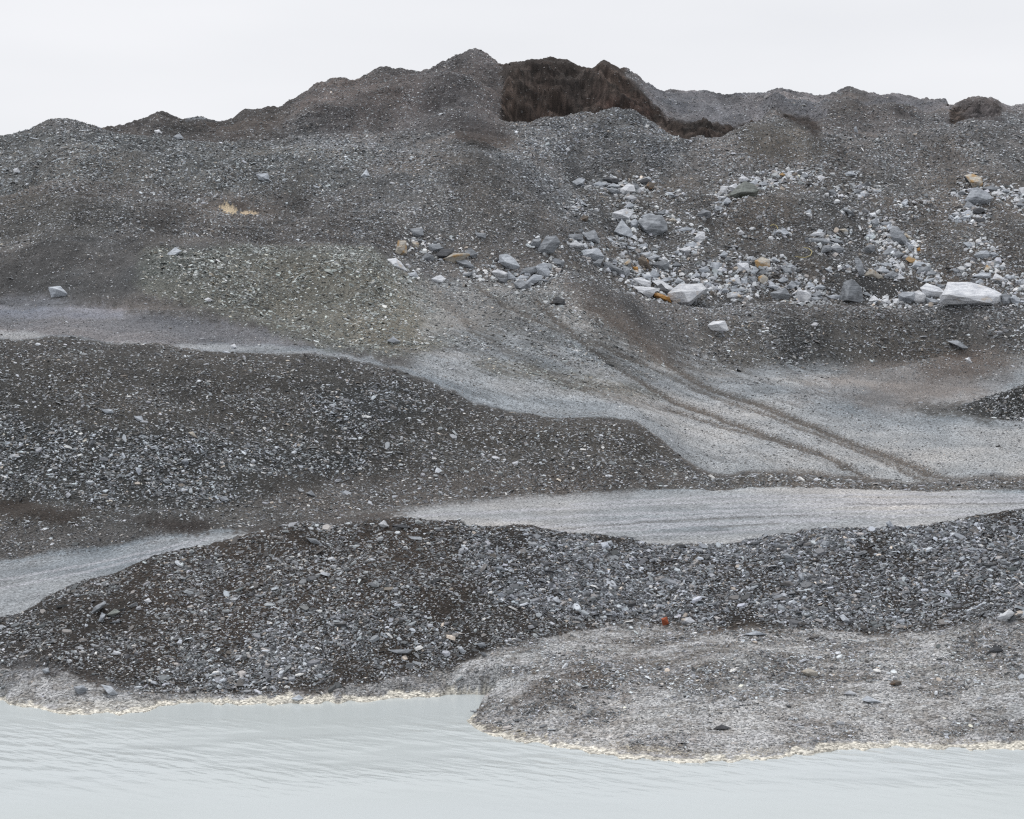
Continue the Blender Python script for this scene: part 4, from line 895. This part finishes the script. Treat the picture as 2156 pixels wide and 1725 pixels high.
def build_stones(name, parts, label):
    cos, lps, sts, cls = [], [], [], []; ov = ol = 0
    for v_, l_, s_, c_ in parts:
        cos.append(v_); lps.append((l_ + ov).ravel()); sts.append((s_ + ol).ravel()); cls.append(c_)
        ov += len(v_); ol += l_.size
    o = mesh_np(name, np.concatenate(cos), np.concatenate(lps), np.concatenate(sts), None, m_stone, {'tint': np.concatenate(cls)})
    return tag(o, label, kind='stuff')
bmask = np.zeros_like(H)
jj = lambda u: np.searchsorted(us, u)
for r in recs:                                          # broken pieces gather round the fallen rocks
    if r['cy'] > 640 or r['cy'] < 340 or r['cx'] < 780: continue
    a_, b_ = jj(r['cx'] - 70), jj(r['cx'] + 70)
    d2 = ((UU[:, a_:b_] - r['cx']) / 20) ** 2 + ((VV[:, a_:b_] - r['cy'] - 3) / 13) ** 2
    bmask[:, a_:b_] += (.45 if r['cx'] < 1120 else 1.) * np.exp(-d2) * (T[:, a_:b_] > 10.5) * (T[:, a_:b_] < 14.8)
bmask = bmask.clip(0, 1.8) / np.maximum(dens, .2)
near = (T < 5) * 1.0; midz = ((T >= 5) & (T < 10.6)) * 1.0; farz = (T >= 10.6) * 1.0
build_stones('gravel', [scatter(130000, wbase * near, 2.8, 7, 1.2, 4, white=.02), scatter(115000, wbase * midz, 3, 7.2, 1.2, 4, white=.016),
                        scatter(210000, wbase * farz, 3.2, 7.2, 1.2, 4, white=.012)], 'fine slate gravel over all the heaps')
w_big = wbase * np.where(size > .9, 1.0, .3) * dens.clip(0, 1.6)
build_stones('rubble', [scatter(30000, w_big * near, 6, 13, 1.8, 5, .35), scatter(26000, w_big * midz, 5.5, 12, 1.8, 5, .35), scatter(36000, w_big * farz, 5.5, 10.5, 1.8, 5, .35, white=.012),
                        scatter(2000, w_big * near, 12, 27, 2.8, 6, .3), scatter(1500, w_big * midz, 10, 22, 2.6, 6, .35), scatter(2200, w_big * farz, 8, 17, 2.6, 6, .4),
                        scatter(5000, wbase * bmask, 6, 12, 1.6, 6, .6, white=.25, tmin=.2, tmax=.6, amin=.4, amax=1, med=.30),
                        scatter(2600, wbase * bmask ** 1.5, 9, 19, 1.8, 6, .6, white=.3, tmin=.25, tmax=.75, amin=.45, amax=1, med=.34)],
             'coarse slate rubble scattered over the heaps')

# ------------------------------------------------------------------ individual rocks
def ground_hit(u, v):
    """first point of the hillside met by the sight line through frame position (u, v)"""
    j = int(np.clip(np.searchsorted(us, u), 1, NC - 1)); f_ = (u - us[j - 1]) / (us[j] - us[j - 1])
    h = H[:, j - 1] * (1 - f_) + H[:, j] * f_
    vv = V0 - (h - EYE) * FPX / rows
    k = np.argmax(vv <= v); k = max(k, 1)
    t_ = (vv[k - 1] - v) / max(vv[k - 1] - vv[k], 1e-6); y = rows[k - 1] + (rows[k] - rows[k - 1]) * float(np.clip(t_, 0, 1))
    return (u - U0) / FPX * y, y, EYE - (v - V0) / FPX * y
marks = [r for r in recs if r['lm']]
def dirword(dx, dy):
    a = math.degrees(math.atan2(-dy, dx)) % 360
    return ['right of', 'up and right of', 'straight above', 'up and left of', 'left of', 'down and left of', 'straight below', 'down and right of'][int(((a + 22.5) % 360) // 45)]
def describe(r, kth=0):
    ms = sorted(marks, key=lambda m: math.hypot(m['cx'] - r['cx'], (m['cy'] - r['cy']) * 1.2))
    m = ms[kth]; d = math.hypot(m['cx'] - r['cx'], m['cy'] - r['cy']); gap = d - (m['w'] + r['w']) / 3
    asp = r['w'] / max(r['h'], .1); n = len(r['out'])
    shp = 'thin' if asp > 3 else 'flat' if asp > 1.9 else 'upright' if asp < .8 else {3: 'three-cornered', 4: 'blocky'}.get(n, 'angular')
    szw = 'tiny' if r['w'] < 10 else 'small' if r['w'] < 17 else 'mid-sized' if r['w'] < 28 else 'large'
    far_ = 'just' if gap < 12 else 'a little' if gap < 35 else 'some way'
    far_ = ''
    dw_ = dirword(r['cx'] - m['cx'], r['cy'] - m['cy'])
    shp = shp if len(m['lm'].split()) < 5 else ''
    return ' '.join(f"{szw} {shp} {TONE[r['tone']]} rock {far_} {dw_} {m['lm']}".split())
    return f"{szw} {shp} {TONE[r['tone']]} rock {far_} {dirword(r['cx'] - m['cx'], r['cy'] - m['cy'])} {m['lm']}"
seen = {}
for r in recs:
    if r['lab']: seen[r['lab']] = [r]; continue
    for k_ in range(4):
        d_ = describe(r, k_)
        if d_ not in seen: seen[d_] = [r]; r['lab'] = d_; break
    else: r['lab'] = describe(r, 0); seen[r['lab']].append(r)
def rock_mesh(r, idx):
    rr = random.Random(idx * 13 + 5); s_u = min(r['w'], r['h']); big = r['w'] > 26
    # depth where the foot of the rock meets the slope
    bx = sum(p[0] for p in r['out'] if p[1] > r['y1'] - .35 * r['h']) / max(1, sum(1 for p in r['out'] if p[1] > r['y1'] - .35 * r['h']))
    hx, hy, hz = ground_hit(bx, r['y1'] - .06 * r['h'])
    px = hy / FPX; S_ = s_u * px; yc = hy - .02
    def W(u, v, y): return ((u - U0) / FPX * y, y, EYE - (v - V0) / FPX * y)
    pts = []
    lean = rr.uniform(.1, .55); yc -= .12 * S_; gk = 1.14 if r['w'] > 28 else 1.28
    for (u, v) in r['out']:
        u = r['cx'] + (u - r['cx']) * gk; v = r['cy'] + (v - r['cy']) * gk
        y = yc + lean * (r['y1'] - v) * px + rr.uniform(-.08, .10) * S_ + (.38 * S_ if v > r['y1'] - .22 * r['h'] else 0)
        pts.append(W(u, v, y))
        cu, cv = r['cx'], r['cy']
        k1 = rr.uniform(.55, .85)
        pts.append(W(cu + (u - cu) * k1, cv + (v - cv) * k1 + .12 * r['h'], y + S_ * rr.uniform(.7, 1.1)))
    if r['rid']:
        for (u, v) in r['rid']:
            pts.append(W(u, v, yc + lean * (r['y1'] - v) * px - S_ * rr.uniform(.28, .45)))
    else:
        for q_ in range(3 if r['w'] > 12 else 1):
            u = r['cx'] + rr.uniform(-.3, .3) * r['w']; v = r['cy'] + rr.uniform(-.28, .3) * r['h']
            pts.append(W(u, v, yc + lean * (r['y1'] - v) * px - S_ * rr.uniform(.25, .45)))
    ox, oy, oz = hx, hy, hz
    bm = bmesh.new()
    for p in pts: bm.verts.new((p[0] - ox, p[1] - oy, p[2] - oz))
    res = bmesh.ops.convex_hull(bm, input=bm.verts)
    bmesh.ops.delete(bm, geom=[g_ for g_ in res['geom_interior'] if isinstance(g_, bmesh.types.BMVert)], context='VERTS')
    bmesh.ops.recalc_face_normals(bm, faces=bm.faces)
    if r['w'] > 14: 
        bmesh.ops.bevel(bm, geom=bm.edges[:] , offset=S_ * .018, segments=1, affect='EDGES', clamp_overlap=True)
        bmesh.ops.triangulate(bm, faces=bm.faces)
    ncut = 3 if big else 2 if r['w'] > 14 else 1
    long_e = [e for e in bm.edges if e.calc_length() > S_ * .22]
    bmesh.ops.subdivide_edges(bm, edges=long_e, cuts=ncut, use_grid_fill=True)
    bm.normal_update()
    sc_ = 3.2 / max(S_, .05)
    for v_ in bm.verts:
        q = v_.co * sc_ + Vector((idx * 3.1, idx * 1.7, 0))
        d_ = mnoise.noise(q) * .045 + mnoise.noise(q * 2.7) * .028 + (abs(mnoise.noise(Vector((q.x * .5, q.y * .5, q.z * 2.4)))) * -.05)
        v_.co += v_.normal * d_ * S_ * .65
    me = bpy.data.meshes.new('rock'); bm.to_mesh(me); bm.free()
    me.materials.append(ROCK[r['tone']])
    return me, (ox, oy, oz)
for i, r in enumerate(recs):
    if len(r['lab'].split()) > 16: r['lab'] = r['lab'].replace('mid-sized ', '').replace('pale blue-grey', 'pale').replace('a little ', '').replace('directly ', '')
    seen.setdefault(r['lab'], [r])
    me, loc = rock_mesh(r, i)
    o = bpy.data.objects.new('boulder' if r['w'] > 30 else 'rock', me); col.objects.link(o); o.location = loc
    tag(o, r['lab'], 'boulder' if r['w'] > 30 else 'rock', 'rocks fallen over the spoil heaps' if len(seen[r['lab']]) == 1 else r['lab'].split(' rock ')[0] + ' rocks ' + r['lab'].split(' rock ')[1])
print('rocks', len(recs), 'shared labels', sum(len(v_) for v_ in seen.values() if len(v_) > 1))

# ------------------------------------------------------------------ yellow hose loops lying between the boulders
m_hose, t, b = new_mat('yellow_hose'); b.inputs['Base Color'].default_value = (.42, .36, .16, 1); b.inputs['Roughness'].default_value = .5
def hose(pts, rad, label):
    cx0, cy0, cs = CROPS['C']; w3 = []
    for k_ in range(len(pts) - 1):
        for q_ in range(6):
            f1 = q_ / 6; a, b2 = pts[k_], pts[k_ + 1]
            u = (cx0 + (a[0] + (b2[0] - a[0]) * f1) * cs) / 1.0538; v = (cy0 + (a[1] + (b2[1] - a[1]) * f1) * cs) / 1.0538
            x, y, z = ground_hit(u, v); w3.append(Vector((x, y - .12, z + .06)))
    bm = bmesh.new(); rings = []
    for k_, p in enumerate(w3):
        tn = (w3[min(k_ + 1, len(w3) - 1)] - w3[max(k_ - 1, 0)]).normalized(); sd_ = tn.cross(Vector((0, 0, 1))).normalized(); up = sd_.cross(tn)
        rings.append([bm.verts.new(p - w3[0] + rad * (math.cos(a_ * 1.0472) * sd_ + math.sin(a_ * 1.0472) * up)) for a_ in range(6)])
    for A_, B_ in zip(rings[:-1], rings[1:]):
        for k_ in range(6): bm.faces.new((A_[k_], A_[(k_ + 1) % 6], B_[(k_ + 1) % 6], B_[k_]))
    bm.faces.new(rings[0]); bm.faces.new(rings[-1][::-1])
    me = bpy.data.meshes.new('hose'); bm.to_mesh(me); bm.free(); me.materials.append(m_hose)
    for p_ in me.polygons: p_.use_smooth = True
    o = bpy.data.objects.new('hose', me); col.objects.link(o); o.location = w3[0]
    tag(o, label, 'hose', 'yellow hose pieces on the rock slope')
hose([(1200, 925), (1260, 935), (1300, 975), (1280, 1020), (1220, 1045), (1150, 1040), (1090, 1030)], .028, 'larger yellow hose curl below the long blue-grey slab')
hose([(800, 665), (830, 650), (870, 660), (890, 690), (885, 705)], .028, 'smaller yellow hose arc on bare gravel above a pale rock')
